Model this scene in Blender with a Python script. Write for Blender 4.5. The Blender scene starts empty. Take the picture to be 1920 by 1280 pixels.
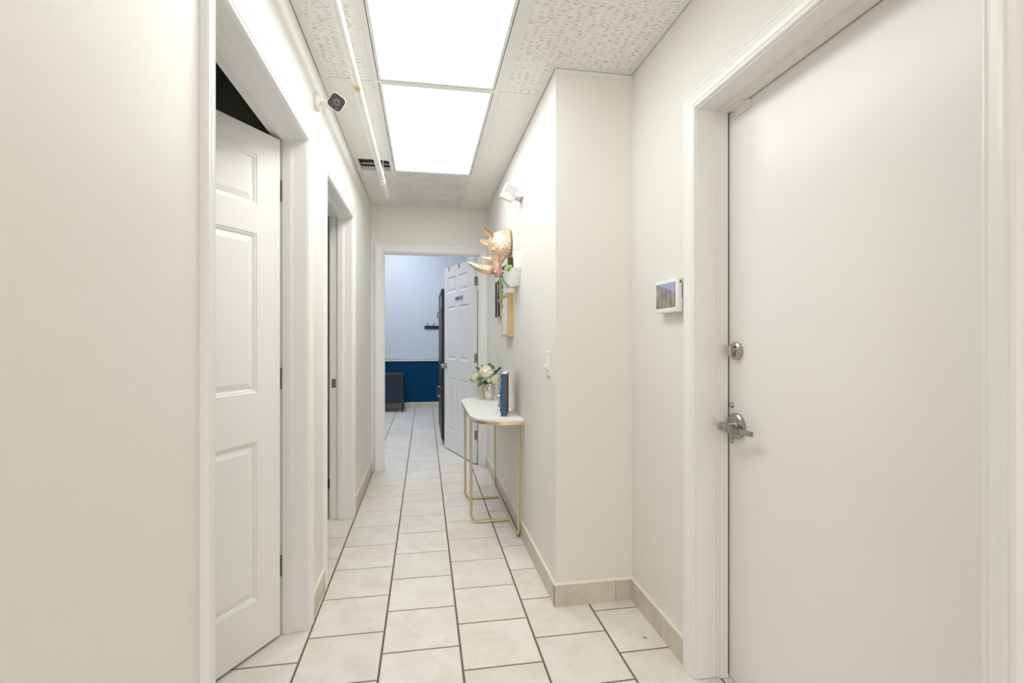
import bpy, bmesh, math, random
from mathutils import Matrix, Vector
random.seed(7)
sc = bpy.context.scene
COL = sc.collection
PI = math.pi

# ---------------------------------------------------------------- camera
F_PX, CAM_H, YAW = 940.0, 1.24, math.radians(9.897)
cam_d = bpy.data.cameras.new('camera'); cam = bpy.data.objects.new('camera', cam_d); COL.objects.link(cam)
cam.location = (0, 0, CAM_H); cam.rotation_euler = (PI/2, 0, -YAW)
cam_d.sensor_fit = 'HORIZONTAL'; cam_d.sensor_width = 36.0
cam_d.lens = 36.0*F_PX/1920.0
cam_d.shift_y = -5.0/1920.0
cam_d.clip_start = 0.02; cam_d.clip_end = 60
sc.camera = cam

# ---------------------------------------------------------------- world, exposure
w = bpy.data.worlds.new('world'); sc.world = w; w.use_nodes = True
bg = w.node_tree.nodes['Background']; bg.inputs[0].default_value = (1, .955, .89, 1); bg.inputs[1].default_value = 4.0
sc.view_settings.view_transform = 'Standard'
try: sc.view_settings.look = 'None'
except Exception: pass
sc.view_settings.gamma = 1.0
sc.view_settings.use_curve_mapping = False
sc.view_settings.exposure = 0.0

LENS_STRENGTH = 7.0         # corridor troffers
FILL_BACK = 1.4             # unseen fill panel added behind the camera
FAR_STRENGTH = 11.3          # troffers of the far room

# ---------------------------------------------------------------- materials
def srgb(r, g, b):
    f = lambda c: (c/255/12.92) if c/255 <= .04045 else ((c/255+.055)/1.055)**2.4
    return (f(r), f(g), f(b), 1)

def mat(name, color, rough=.5, metal=0.0, noise=None, bump=None, emit=None, spec=.5, coat=0.0):
    """noise=(scale, amount): value mottling;  bump=(scale, strength)"""
    m = bpy.data.materials.new(name); m.use_nodes = True
    nt = m.node_tree; N = nt.nodes; L = nt.links; b = N['Principled BSDF']
    b.inputs['Base Color'].default_value = color
    b.inputs['Roughness'].default_value = rough; b.inputs['Metallic'].default_value = metal
    b.inputs['Specular IOR Level'].default_value = spec
    if coat: b.inputs['Coat Weight'].default_value = coat
    tc = N.new('ShaderNodeTexCoord')
    if noise:
        n = N.new('ShaderNodeTexNoise'); n.inputs['Scale'].default_value = noise[0]; n.inputs['Detail'].default_value = 4
        L.new(tc.outputs['Object'], n.inputs['Vector'])
        r = N.new('ShaderNodeMapRange'); r.inputs['From Min'].default_value = .25; r.inputs['From Max'].default_value = .75
        r.inputs['To Min'].default_value = 1-noise[1]; r.inputs['To Max'].default_value = 1+noise[1]*.4
        L.new(n.outputs['Fac'], r.inputs['Value'])
        h = N.new('ShaderNodeHueSaturation'); h.inputs['Color'].default_value = color
        L.new(r.outputs[0], h.inputs['Value']); L.new(h.outputs[0], b.inputs['Base Color'])
    if bump:
        n2 = N.new('ShaderNodeTexNoise'); n2.inputs['Scale'].default_value = bump[0]; n2.inputs['Detail'].default_value = 3
        L.new(tc.outputs['Object'], n2.inputs['Vector'])
        bp = N.new('ShaderNodeBump'); bp.inputs['Strength'].default_value = bump[1]; bp.inputs['Distance'].default_value = .002
        L.new(n2.outputs['Fac'], bp.inputs['Height']); L.new(bp.outputs[0], b.inputs['Normal'])
    if emit:
        b.inputs['Emission Color'].default_value = emit[0]; b.inputs['Emission Strength'].default_value = emit[1]
    return m

M = {}
M['wall'] = mat('wall_paint', (.818, .803, .755, 1), .45, bump=(160, .12), noise=(1.2, .02), spec=.35)
M['trim'] = mat('trim_paint', (.86, .85, .835, 1), .32)
M['door'] = mat('door_paint', (.88, .87, .855, 1), .36, bump=(60, .03), noise=(2, .015))
M['steel_door'] = mat('steel_door_paint', (.85, .83, .81, 1), .3, bump=(9, .03), noise=(1.5, .015))
M['far_wall'] = mat('far_wall_paint', srgb(212, 219, 229), .5, bump=(120, .1))
M['blue'] = mat('blue_wall_paint', srgb(0, 66, 104), .75, spec=.15, bump=(120, .1), noise=(2, .05))
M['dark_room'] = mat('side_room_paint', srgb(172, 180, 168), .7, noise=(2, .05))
M['grout'] = mat('grout', srgb(120, 110, 98), .9, noise=(30, .2), bump=(200, .4))
M['base_cap'] = mat('skirting_top', srgb(240, 233, 219), .5)
M['grid'] = mat('grid_metal', (.87, .87, .84, 1), .4, noise=(4, .02))
M['gap'] = mat('dark_gap', (.02, .02, .018, 1), .9)
M['plenum'] = mat('plenum', (.03, .04, .035, 1), .9)
M['duct'] = mat('duct_metal', (.35, .37, .36, 1), .45, .6, noise=(8, .3))
M['nickel'] = mat('satin_nickel', (.46, .44, .41, 1), .25, 1.0, bump=(300, .05))
M['steel'] = mat('brushed_steel', (.40, .40, .385, 1), .27, 1.0, bump=(300, .08))
M['hinge'] = mat('hinge_metal', (.42, .40, .36, 1), .38, .9)
M['brass'] = mat('champagne_metal', srgb(218, 202, 164), .33, .65, noise=(20, .05))
M['table'] = mat('table_top', (.88, .87, .86, 1), .35, noise=(6, .03))
M['plastic'] = mat('white_plastic', (.86, .85, .82, 1), .35)
M['offplastic'] = mat('ivory_plastic', (.82, .80, .73, 1), .4)
M['black'] = mat('black_plastic', (.02, .02, .022, 1), .35)
M['lensgrey'] = mat('camera_face', (.055, .06, .055, 1), .4, spec=.2)
M['lensring'] = mat('camera_ring', (.13, .135, .135, 1), .4, spec=.3)
M['glassy'] = mat('lens_glass', (.01, .01, .012, 1), .08)
M['wood'] = mat('pale_wood', srgb(214, 182, 134), .5, noise=(12, .12))
M['wood2'] = mat('brown_wood', srgb(150, 106, 62), .6, noise=(14, .15))
M['darkwood'] = mat('espresso_wood', srgb(62, 54, 46), .45, noise=(9, .2))
M['darkwood2'] = mat('black_wood', srgb(38, 40, 38), .45, noise=(9, .15))
M['navy'] = mat('navy_panel', srgb(22, 44, 62), .6)
M['canvas'] = mat('blue_canvas', srgb(56, 92, 138), .7, bump=(700, .5), noise=(30, .12))
M['canvas_w'] = mat('canvas_edge', srgb(214, 222, 236), .7)
M['paper'] = mat('white_paper', (.84, .84, .84, 1), .6)
M['ink'] = mat('dark_ink', srgb(62, 66, 84), .6)
M['lav'] = mat('lavender_sign', srgb(186, 190, 212), .4)
M['planter'] = mat('white_ceramic', (.86, .845, .82, 1), .3)
M['soil'] = mat('planter_inside', srgb(120, 98, 66), .7, noise=(20, .2))
M['leaf'] = mat('leaf_green', srgb(104, 140, 104), .5, noise=(60, .25))
M['leafdark'] = mat('leaf_dark', srgb(58, 78, 58), .5, noise=(60, .2))
M['lime'] = mat('succulent_lime', srgb(160, 196, 98), .5, noise=(50, .2))
M['pearl'] = mat('pearl_green', srgb(172, 198, 144), .45, noise=(90, .45))
M['pink'] = mat('pink_petal', srgb(222, 138, 158), .6, noise=(60, .2))
M['petal'] = mat('cream_petal', srgb(248, 244, 224), .6, noise=(50, .06))
M['petalg'] = mat('green_white_petal', srgb(226, 230, 196), .6, noise=(50, .08))
M['twig'] = mat('dark_twig', srgb(52, 46, 42), .7)
M['cream_vase'] = mat('cream_glass', srgb(226, 220, 200), .25)
M['screen_frame'] = mat('screen_bezel', srgb(70, 78, 84), .3)

def glassmat():
    m = mat('crystal', (.93, .92, .90, 1), .06)
    b = m.node_tree.nodes['Principled BSDF']; b.inputs['Transmission Weight'].default_value = .8; b.inputs['IOR'].default_value = 1.5
    return m
M['crystal'] = mat('crystal', srgb(222, 212, 204), .12, .45)

def mercury():
    m = mat('mercury_glass', (.80, .78, .73, 1), .14, .85)
    nt = m.node_tree; N = nt.nodes; L = nt.links; b = N['Principled BSDF']
    tc = N.new('ShaderNodeTexCoord'); v = N.new('ShaderNodeTexVoronoi'); v.inputs['Scale'].default_value = 55
    L.new(tc.outputs['Object'], v.inputs['Vector'])
    bp = N.new('ShaderNodeBump'); bp.inputs['Strength'].default_value = .9; bp.inputs['Distance'].default_value = .006
    L.new(v.outputs['Distance'], bp.inputs['Height']); L.new(bp.outputs[0], b.inputs['Normal'])
    return m
M['mercury'] = mercury()

def emitmat(name, col, s):
    m = bpy.data.materials.new(name); m.use_nodes = True
    nt = m.node_tree; nt.nodes.clear()
    e = nt.nodes.new('ShaderNodeEmission'); e.inputs[0].default_value = col; e.inputs[1].default_value = s
    o = nt.nodes.new('ShaderNodeOutputMaterial'); nt.links.new(e.outputs[0], o.inputs[0])
    return m
M['lens'] = emitmat('troffer_lens', (.985, 1.0, .985, 1), LENS_STRENGTH)
M['fill_back'] = emitmat('fill_panel_back', (1.0, .965, .92, 1), FILL_BACK)
M['far_lens'] = emitmat('far_lens', (.88, .94, 1.0, 1), FAR_STRENGTH)

def tile_mat(name, c1, c2, tone=.06):
    m = bpy.data.materials.new(name); m.use_nodes = True
    nt = m.node_tree; N = nt.nodes; L = nt.links; b = N['Principled BSDF']
    g = N.new('ShaderNodeNewGeometry'); oi = N.new('ShaderNodeObjectInfo')
    add = N.new('ShaderNodeVectorMath'); add.operation = 'ADD'
    sc_ = N.new('ShaderNodeVectorMath'); sc_.operation = 'SCALE'; sc_.inputs['Scale'].default_value = 1.0
    mul = N.new('ShaderNodeMath'); mul.operation = 'MULTIPLY'; mul.inputs[1].default_value = 37.0
    L.new(oi.outputs['Random'], mul.inputs[0])
    L.new(g.outputs['Position'], add.inputs[0]); L.new(mul.outputs[0], add.inputs[1])
    n = N.new('ShaderNodeTexNoise'); n.inputs['Scale'].default_value = 7; n.inputs['Detail'].default_value = 7
    n.inputs['Roughness'].default_value = .62; n.inputs['Distortion'].default_value = .6
    L.new(add.outputs[0], n.inputs['Vector'])
    cr = N.new('ShaderNodeValToRGB'); cr.color_ramp.elements[0].position = .34; cr.color_ramp.elements[1].position = .62
    cr.color_ramp.elements[0].color = c1; cr.color_ramp.elements[1].color = c2
    L.new(n.outputs['Fac'], cr.inputs[0])
    h = N.new('ShaderNodeHueSaturation')
    mr = N.new('ShaderNodeMapRange'); mr.inputs['To Min'].default_value = 1-tone; mr.inputs['To Max'].default_value = 1.0
    L.new(oi.outputs['Random'], mr.inputs['Value']); L.new(mr.outputs[0], h.inputs['Value'])
    L.new(cr.outputs[0], h.inputs['Color']); L.new(h.outputs[0], b.inputs['Base Color'])
    b.inputs['Roughness'].default_value = .42
    n2 = N.new('ShaderNodeTexNoise'); n2.inputs['Scale'].default_value = 60; L.new(add.outputs[0], n2.inputs['Vector'])
    bp = N.new('ShaderNodeBump'); bp.inputs['Strength'].default_value = .12; bp.inputs['Distance'].default_value = .002
    L.new(n2.outputs['Fac'], bp.inputs['Height']); L.new(bp.outputs[0], b.inputs['Normal'])
    return m
M['tile'] = tile_mat('floor_tile', srgb(229, 220, 209), srgb(239, 234, 227))
M['base'] = tile_mat('skirting_tile', srgb(203, 194, 180), srgb(219, 211, 198), .05)

def fissure(name, size, amt, col=(.93, .92, .88, 1)):
    """fissured mineral fibre: short wandering cracks and pinholes (recess darkness put into the colour, plus bump)"""
    m = bpy.data.materials.new(name); m.use_nodes = True
    nt = m.node_tree; N = nt.nodes; L = nt.links; b = N['Principled BSDF']
    b.inputs['Roughness'].default_value = .9; b.inputs['Specular IOR Level'].default_value = .2
    g = N.new('ShaderNodeNewGeometry')
    nw = N.new('ShaderNodeTexNoise'); nw.inputs['Scale'].default_value = 45; L.new(g.outputs['Position'], nw.inputs['Vector'])
    sub = N.new('ShaderNodeVectorMath'); sub.operation = 'SCALE'; sub.inputs['Scale'].default_value = .014
    L.new(nw.outputs['Color'], sub.inputs[0])
    add = N.new('ShaderNodeVectorMath'); add.operation = 'ADD'; L.new(g.outputs['Position'], add.inputs[0]); L.new(sub.outputs[0], add.inputs[1])
    mp = N.new('ShaderNodeMapping'); mp.inputs['Scale'].default_value = (size, size*6, 1)
    L.new(add.outputs[0], mp.inputs['Vector'])
    v = N.new('ShaderNodeTexVoronoi'); v.inputs['Scale'].default_value = 1; v.voronoi_dimensions = '2D'
    L.new(mp.outputs[0], v.inputs['Vector'])
    sx = N.new('ShaderNodeSeparateColor'); L.new(v.outputs['Color'], sx.inputs[0])
    thr = N.new('ShaderNodeMath'); thr.operation = 'MULTIPLY'; thr.inputs[1].default_value = amt; L.new(sx.outputs[0], thr.inputs[0])
    lt = N.new('ShaderNodeMath'); lt.operation = 'LESS_THAN'; L.new(v.outputs['Distance'], lt.inputs[0]); L.new(thr.outputs[0], lt.inputs[1])
    v2 = N.new('ShaderNodeTexVoronoi'); v2.inputs['Scale'].default_value = size*7; L.new(g.outputs['Position'], v2.inputs['Vector'])
    sx2 = N.new('ShaderNodeSeparateColor'); L.new(v2.outputs['Color'], sx2.inputs[0])
    th2 = N.new('ShaderNodeMath'); th2.operation = 'MULTIPLY'; th2.inputs[1].default_value = .3; L.new(sx2.outputs[0], th2.inputs[0])
    l2 = N.new('ShaderNodeMath'); l2.operation = 'LESS_THAN'; L.new(v2.outputs['Distance'], l2.inputs[0]); L.new(th2.outputs[0], l2.inputs[1])
    h2 = N.new('ShaderNodeMath'); h2.operation = 'MULTIPLY'; h2.inputs[1].default_value = .45; L.new(l2.outputs[0], h2.inputs[0])
    mx = N.new('ShaderNodeMath'); mx.operation = 'MAXIMUM'; L.new(lt.outputs[0], mx.inputs[0]); L.new(h2.outputs[0], mx.inputs[1])
    mix = N.new('ShaderNodeMix'); mix.data_type = 'RGBA'
    mix.inputs[6].default_value = col; mix.inputs[7].default_value = (col[0]*.58, col[1]*.57, col[2]*.56, 1)
    L.new(mx.outputs[0], mix.inputs[0]); L.new(mix.outputs[2], b.inputs['Base Color'])
    inv = N.new('ShaderNodeMath'); inv.operation = 'SUBTRACT'; inv.inputs[0].default_value = 1; L.new(mx.outputs[0], inv.inputs[1])
    bp = N.new('ShaderNodeBump'); bp.inputs['Strength'].default_value = .5; bp.inputs['Distance'].default_value = .002
    L.new(inv.outputs[0], bp.inputs['Height']); L.new(bp.outputs[0], b.inputs['Normal'])
    return m
M['fissure'] = fissure('ceiling_fissured', 28, .34)
M['fissure_fine'] = fissure('ceiling_fine', 62, .28, (.93, .925, .90, 1))
M['ctile_plain'] = mat('ceiling_plain', (.91, .90, .85, 1), .8, noise=(3, .04))

def stripes(name):
    m = bpy.data.materials.new(name); m.use_nodes = True
    nt = m.node_tree; N = nt.nodes; L = nt.links; b = N['Principled BSDF']; b.inputs['Roughness'].default_value = .7
    g = N.new('ShaderNodeNewGeometry')
    n = N.new('ShaderNodeTexNoise'); n.inputs['Scale'].default_value = 9; n.inputs['Detail'].default_value = 6; L.new(g.outputs['Position'], n.inputs['Vector'])
    cr = N.new('ShaderNodeValToRGB'); cr.color_ramp.elements[0].position = .3; cr.color_ramp.elements[1].position = .7
    cr.color_ramp.elements[0].color = (.80, .80, .78, 1); cr.color_ramp.elements[1].color = (.93, .93, .91, 1)
    L.new(n.outputs['Fac'], cr.inputs[0]); L.new(cr.outputs[0], b.inputs['Base Color'])
    return m
M['vent'] = stripes('dusty_vent')

def rhino_mat():
    m = bpy.data.materials.new('hammered_rose_gold'); m.use_nodes = True
    nt = m.node_tree; N = nt.nodes; L = nt.links; b = N['Principled BSDF']
    b.inputs['Metallic'].default_value = .55; b.inputs['Roughness'].default_value = .32
    tc = N.new('ShaderNodeTexCoord')
    v = N.new('ShaderNodeTexVoronoi'); v.inputs['Scale'].default_value = 125; L.new(tc.outputs['Object'], v.inputs['Vector'])
    cr = N.new('ShaderNodeValToRGB'); cr.color_ramp.elements[0].position = .26; cr.color_ramp.elements[1].position = .40
    cr.color_ramp.elements[0].color = srgb(110, 76, 48); cr.color_ramp.elements[1].color = srgb(243, 215, 186)
    L.new(v.outputs['Distance'], cr.inputs[0]); L.new(cr.outputs[0], b.inputs['Base Color'])
    bp = N.new('ShaderNodeBump'); bp.inputs['Strength'].default_value = .6; bp.inputs['Distance'].default_value = .003
    L.new(cr.outputs[0], bp.inputs['Height']); L.new(bp.outputs[0], b.inputs['Normal'])
    return m
M['rhino'] = rhino_mat()
M['rose'] = mat('smooth_rose_gold', srgb(240, 206, 170), .3, .45, noise=(25, .08))
M['rhino_in'] = mat('ear_inside', srgb(208, 172, 138), .45, .3)

def pipe_mat():
    m = mat('white_pipe', (.86, .85, .80, 1), .35)
    nt = m.node_tree; N = nt.nodes; L = nt.links; b = N['Principled BSDF']
    g = N.new('ShaderNodeNewGeometry')
    d = N.new('ShaderNodeVectorMath'); d.operation = 'DISTANCE'; d.inputs[1].default_value = (-.315, 2.42, 2.40)
    L.new(g.outputs['Position'], d.inputs[0])
    n = N.new('ShaderNodeTexNoise'); n.inputs['Scale'].default_value = 60; L.new(g.outputs['Position'], n.inputs['Vector'])
    s = N.new('ShaderNodeMath'); s.operation = 'MULTIPLY_ADD'; s.inputs[1].default_value = .03; L.new(n.outputs['Fac'], s.inputs[0]); L.new(d.outputs['Value'], s.inputs[2])
    cr = N.new('ShaderNodeValToRGB'); cr.color_ramp.elements[0].position = .030; cr.color_ramp.elements[1].position = .052
    cr.color_ramp.elements[0].color = srgb(206, 178, 130); cr.color_ramp.elements[1].color = (.86, .85, .80, 1)
    L.new(s.outputs[0], cr.inputs[0]); L.new(cr.outputs[0], b.inputs['Base Color'])
    return m
M['pipe'] = pipe_mat()

def screen_mat():
    m = bpy.data.materials.new('tablet_screen'); m.use_nodes = True
    nt = m.node_tree; N = nt.nodes; L = nt.links; b = N['Principled BSDF']
    b.inputs['Roughness'].default_value = .12
    g = N.new('ShaderNodeNewGeometry'); sp = N.new('ShaderNodeSeparateXYZ'); L.new(g.outputs['Position'], sp.inputs[0])
    n = N.new('ShaderNodeTexNoise'); n.inputs['Scale'].default_value = 30; n.inputs['Detail'].default_value = 5
    mp = N.new('ShaderNodeMapping'); mp.inputs['Scale'].default_value = (1, 1.3, .6); L.new(g.outputs['Position'], mp.inputs['Vector']); L.new(mp.outputs[0], n.inputs['Vector'])
    cr = N.new('ShaderNodeValToRGB'); cr.color_ramp.elements[0].position = .4; cr.color_ramp.elements[1].position = .72
    cr.color_ramp.elements[0].color = srgb(104, 104, 98); cr.color_ramp.elements[1].color = srgb(158, 152, 142)
    L.new(n.outputs['Fac'], cr.inputs[0])
    # the blue upper part of the picture on the screen, boundary falling to the left
    a = N.new('ShaderNodeMath'); a.operation = 'MULTIPLY_ADD'; a.inputs[1].default_value = -.28; a.inputs[2].default_value = 0
    L.new(sp.outputs[1], a.inputs[0])
    s = N.new('ShaderNodeMath'); s.operation = 'ADD'; L.new(a.outputs[0], s.inputs[0]); L.new(sp.outputs[2], s.inputs[1])
    r = N.new('ShaderNodeMapRange'); r.inputs['From Min'].default_value = .918; r.inputs['From Max'].default_value = .926
    L.new(s.outputs[0], r.inputs['Value'])
    mix = N.new('ShaderNodeMix'); mix.data_type = 'RGBA'; mix.inputs[7].default_value = srgb(140, 152, 192)
    L.new(r.outputs[0], mix.inputs[0]); L.new(cr.outputs[0], mix.inputs[6]); L.new(mix.outputs[2], b.inputs['Base Color'])
    L.new(mix.outputs[2], b.inputs['Emission Color']); b.inputs['Emission Strength'].default_value = .25
    return m
M['screen'] = screen_mat()

def poster_mat():
    m = bpy.data.materials.new('poster_print'); m.use_nodes = True
    nt = m.node_tree; N = nt.nodes; L = nt.links; b = N['Principled BSDF']; b.inputs['Roughness'].default_value = .85; b.inputs['Specular IOR Level'].default_value = .1
    tc = N.new('ShaderNodeTexCoord'); sp = N.new('ShaderNodeSeparateXYZ'); L.new(tc.outputs['Object'], sp.inputs[0])
    n = N.new('ShaderNodeTexNoise'); n.inputs['Scale'].default_value = 9; n.inputs['Detail'].default_value = 3; L.new(tc.outputs['Object'], n.inputs['Vector'])
    m1 = N.new('ShaderNodeMath'); m1.operation = 'MULTIPLY_ADD'; m1.inputs[1].default_value = .10; L.new(n.outputs['Fac'], m1.inputs[0]); L.new(sp.outputs[1], m1.inputs[2])
    r_ = N.new('ShaderNodeMapRange'); r_.inputs['From Min'].default_value = -.08; r_.inputs['From Max'].default_value = .18; L.new(m1.outputs[0], r_.inputs['Value'])
    cr = N.new('ShaderNodeValToRGB'); e = cr.color_ramp.elements
    e[0].position = .0; e[0].color = srgb(36, 50, 58); e[1].position = .40; e[1].color = srgb(44, 60, 66)
    k = e.new(.46); k.color = srgb(214, 120, 160); k = e.new(.54); k.color = srgb(226, 206, 216); k = e.new(.60); k.color = srgb(40, 56, 56)
    L.new(r_.outputs[0], cr.inputs[0]); L.new(cr.outputs[0], b.inputs['Base Color'])
    return m
M['poster'] = poster_mat()

# ---------------------------------------------------------------- mesh helpers
def box(bm, x0, x1, y0, y1, z0, z1):
    v = [bm.verts.new((x, y, z)) for x in (x0, x1) for y in (y0, y1) for z in (z0, z1)]
    for f in ((0, 1, 3, 2), (4, 6, 7, 5), (0, 4, 5, 1), (2, 3, 7, 6), (0, 2, 6, 4), (1, 5, 7, 3)):
        bm.faces.new([v[i] for i in f])
    return v

def bbox(bm, x0, x1, y0, y1, z0, z1, bev=.003, seg=2):
    t = bmesh.new(); box(t, x0, x1, y0, y1, z0, z1)
    bmesh.ops.bevel(t, geom=t.edges[:], offset=bev, segments=seg, affect='EDGES', profile=.6)
    merge(bm, t)

def merge(bm, t, mtx=None):
    if mtx: t.transform(mtx)
    me = bpy.data.meshes.new('tmp'); t.to_mesh(me); t.free(); bm.from_mesh(me); bpy.data.meshes.remove(me)

def cyl(bm, p0, p1, r0, r1=None, n=20, cap=True):
    r1 = r0 if r1 is None else r1
    p0, p1 = Vector(p0), Vector(p1); d = (p1-p0); q = d.to_track_quat('Z', 'Y')
    a = [bm.verts.new(p0+q@Vector((math.cos(t)*r0, math.sin(t)*r0, 0))) for t in [2*PI*i/n for i in range(n)]]
    b = [bm.verts.new(p1+q@Vector((math.cos(t)*r1, math.sin(t)*r1, 0))) for t in [2*PI*i/n for i in range(n)]]
    for i in range(n): bm.faces.new((a[i], a[(i+1) % n], b[(i+1) % n], b[i]))
    if cap: bm.faces.new(a[::-1]); bm.faces.new(b)

def tube(bm, pts, rad, n=12, cap=True):
    pts = [Vector(p) for p in pts]; rings = []
    for i, p in enumerate(pts):
        d = (pts[min(i+1, len(pts)-1)]-pts[max(i-1, 0)]).normalized()
        if i == 0: u = d.orthogonal().normalized()
        else: u = (u-d*u.dot(d)).normalized()
        w_ = d.cross(u); r = rad[i] if isinstance(rad, (list, tuple)) else rad
        rings.append([bm.verts.new(p+(u*math.cos(t)+w_*math.sin(t))*r) for t in [2*PI*k/n for k in range(n)]])
    for a, b in zip(rings, rings[1:]):
        for k in range(n): bm.faces.new((a[k], a[(k+1) % n], b[(k+1) % n], b[k]))
    if cap: bm.faces.new(rings[0][::-1]); bm.faces.new(rings[-1])

def lathe(bm, prof, c, n=28):
    rings = [[bm.verts.new((c[0]+r*math.cos(2*PI*k/n), c[1]+r*math.sin(2*PI*k/n), c[2]+z)) for k in range(n)] for r, z in prof]
    for a, b in zip(rings, rings[1:]):
        for k in range(n): bm.faces.new((a[k], a[(k+1) % n], b[(k+1) % n], b[k]))
    bm.faces.new(rings[0][::-1]); bm.faces.new(rings[-1])

def prism(bm, pts, z0, z1):
    a = [bm.verts.new((x, y, z0)) for x, y in pts]; b = [bm.verts.new((x, y, z1)) for x, y in pts]
    n = len(pts)
    for i in range(n): bm.faces.new((a[i], a[(i+1) % n], b[(i+1) % n], b[i]))
    bm.faces.new(a[::-1]); bm.faces.new(b)

def ball(bm, c, r, seg=8, scale=(1, 1, 1)):
    bmesh.ops.create_uvsphere(bm, u_segments=seg, v_segments=max(4, seg//2+1), radius=r,
                              matrix=Matrix.Translation(c)@Matrix.Diagonal((*scale, 1)))

def obj(name, bm, m, parent=None, smooth=False, world=True, auto=True):
    """link a bmesh as one object; geometry given in world space is moved into the parent's space"""
    bmesh.ops.recalc_face_normals(bm, faces=bm.faces[:])
    if parent is not None and world: bm.transform(mw(parent).inverted())
    me = bpy.data.meshes.new(name); bm.to_mesh(me); bm.free()
    for x in (m if isinstance(m, (list, tuple)) else [m]): me.materials.append(x)
    o = bpy.data.objects.new(name, me); COL.objects.link(o)
    if parent is not None: o.parent = parent
    if smooth:
        for p in me.polygons: p.use_smooth = True
        if auto:
            import numpy as np
            sharp_edges(me)
    return o

def sharp_edges(me, ang=.7):
    b = bmesh.new(); b.from_mesh(me)
    for e in b.edges:
        if len(e.link_faces) == 2 and e.calc_face_angle(0) > ang: e.smooth = False
    b.to_mesh(me); b.free()

def mw(o):
    mtx = Matrix.LocRotScale(o.location, o.rotation_euler, (1, 1, 1))
    return mw(o.parent)@mtx if o.parent else mtx

def thing(name, label, cat, loc=(0, 0, 0), rz=0, group=None):
    o = bpy.data.objects.new(name, None); COL.objects.link(o); o.location = loc; o.rotation_euler = (0, 0, rz)
    o.empty_display_size = .05
    return tag(o, label, cat, group)
def tag(o, label, cat, group=None):
    o['label'] = label; o['category'] = cat
    if group: o['group'] = group
    return o
def struct(name, bm, m, label=None, **k):
    o = obj(name, bm, m, **k); o['kind'] = 'structure'
    if label: o['label'] = label; 
    return o
def sempty(name, label, loc=(0, 0, 0), rz=0):
    o = bpy.data.objects.new(name, None); COL.objects.link(o); o.location = loc; o.rotation_euler = (0, 0, rz); o['kind'] = 'structure'; o['label'] = label
    o.empty_display_size = .05
    return o
def boxes(lst):
    bm = bmesh.new()
    for b in lst: box(bm, *b)
    return bm

# ---------------------------------------------------------------- dimensions
XL, XR, XB = -.494, .977, .601      # left wall, right wall, projecting wall
YB, YE, YF = 2.26, 4.84, 9.13       # corner of projecting wall, end wall, far room back wall
ZC, ZT = 2.5, 3.0
WT = .13

# ---------------------------------------------------------------- structure: walls
D1 = (1.29, 2.245, 2.08)            # first left doorway (y0, y1, top)
D2 = (2.67, 3.60, 2.07)             # second left doorway
D3 = (.735, 1.683, 2.075)           # right doorway
D4 = (-.381, .528, 2.05)            # end doorway (x0, x1, top)
J = .02
def wall_y(x0, x1, ys, z1, openings):
    out = []; y = ys[0]
    for a, b, t in openings:
        out.append((x0, x1, y, a-J, 0, z1)); out.append((x0, x1, a-J, b+J, t+J, z1)); y = b+J
    out.append((x0, x1, y, ys[1], 0, z1)); return out
struct('wall_left', boxes(wall_y(XL-WT, XL, (-2.2, YE), ZT, [D1, D2])), M['wall'], 'long off-white painted corridor wall on the left with two doorways')
struct('wall_right', boxes(wall_y(XR, XR+.17, (-2.2, YE), ZT, [D3])), M['wall'], 'off-white wall on the right holding the flat white door')
struct('wall_right_projecting', boxes([(XB, XR, YB, YE, 0, ZT)]), M['wall'], 'off-white wall standing out into the corridor on the right behind the console table')
struct('wall_back', boxes([(XL-WT, -.40, -2.3, -2.2, 0, ZT), (.90, XR+.17, -2.3, -2.2, 0, ZT), (-.40, .90, -2.3, -2.2, 2.15, ZT)]), M['wall'], 'off-white wall behind the viewer with a wide opening added to let in daylight')  # unseen opening, added so that world light brightens the corridor
struct('wall_end', boxes([(XL-WT, D4[0]-J, YE, YE+.1, 0, ZT), (D4[0]-J, D4[1]+J, YE, YE+.1, D4[2]+J, ZT), (D4[1]+J, 1.15, YE, YE+.1, 0, ZT), (-2.1, XL-WT, YE, YE+.1, 0, ZT)]), M['wall'], 'off-white end wall around the far doorway')
struct('wall_far', boxes([(-2.1, .84, YF, YF+.1, .84, ZT+.2)]), M['far_wall'], 'pale blue-white upper wall of the far room')
struct('wall_far_lower', boxes([(-2.1, .84, YF, YF+.1, 0, .84)]), M['blue'], 'deep blue lower wall of the far room under the chair rail')
struct('wall_far_right', boxes([(.74, .84, YE+.1, YF, 0, ZT+.2)]), M['far_wall'], 'white right wall of the far room behind the open door')
struct('wall_far_left', boxes([(-2.2, -2.1, YE, YF+.1, 0, ZT+.2)]), M['far_wall'], 'left wall of the far room, out of view')
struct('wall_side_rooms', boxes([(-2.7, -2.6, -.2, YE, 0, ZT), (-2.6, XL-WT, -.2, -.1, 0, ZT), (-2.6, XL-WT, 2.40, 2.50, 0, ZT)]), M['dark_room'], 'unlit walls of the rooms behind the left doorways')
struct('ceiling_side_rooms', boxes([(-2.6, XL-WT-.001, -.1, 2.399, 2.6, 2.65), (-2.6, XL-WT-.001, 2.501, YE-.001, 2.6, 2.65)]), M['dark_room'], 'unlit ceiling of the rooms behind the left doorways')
struct('ceiling_slab', boxes([(-2.7, 1.15, -2.3, YE+.1, ZT, ZT+.1)]), M['plenum'], 'dark slab above the hung ceiling')
struct('ceiling_far', boxes([(-2.2, .84, YE+.1, YF+.1, ZT+.2, ZT+.3), (-2.2, .84, YE+.0, YE+.1, ZT, ZT+.3)]), M['far_wall'], 'white ceiling of the far room')
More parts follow.
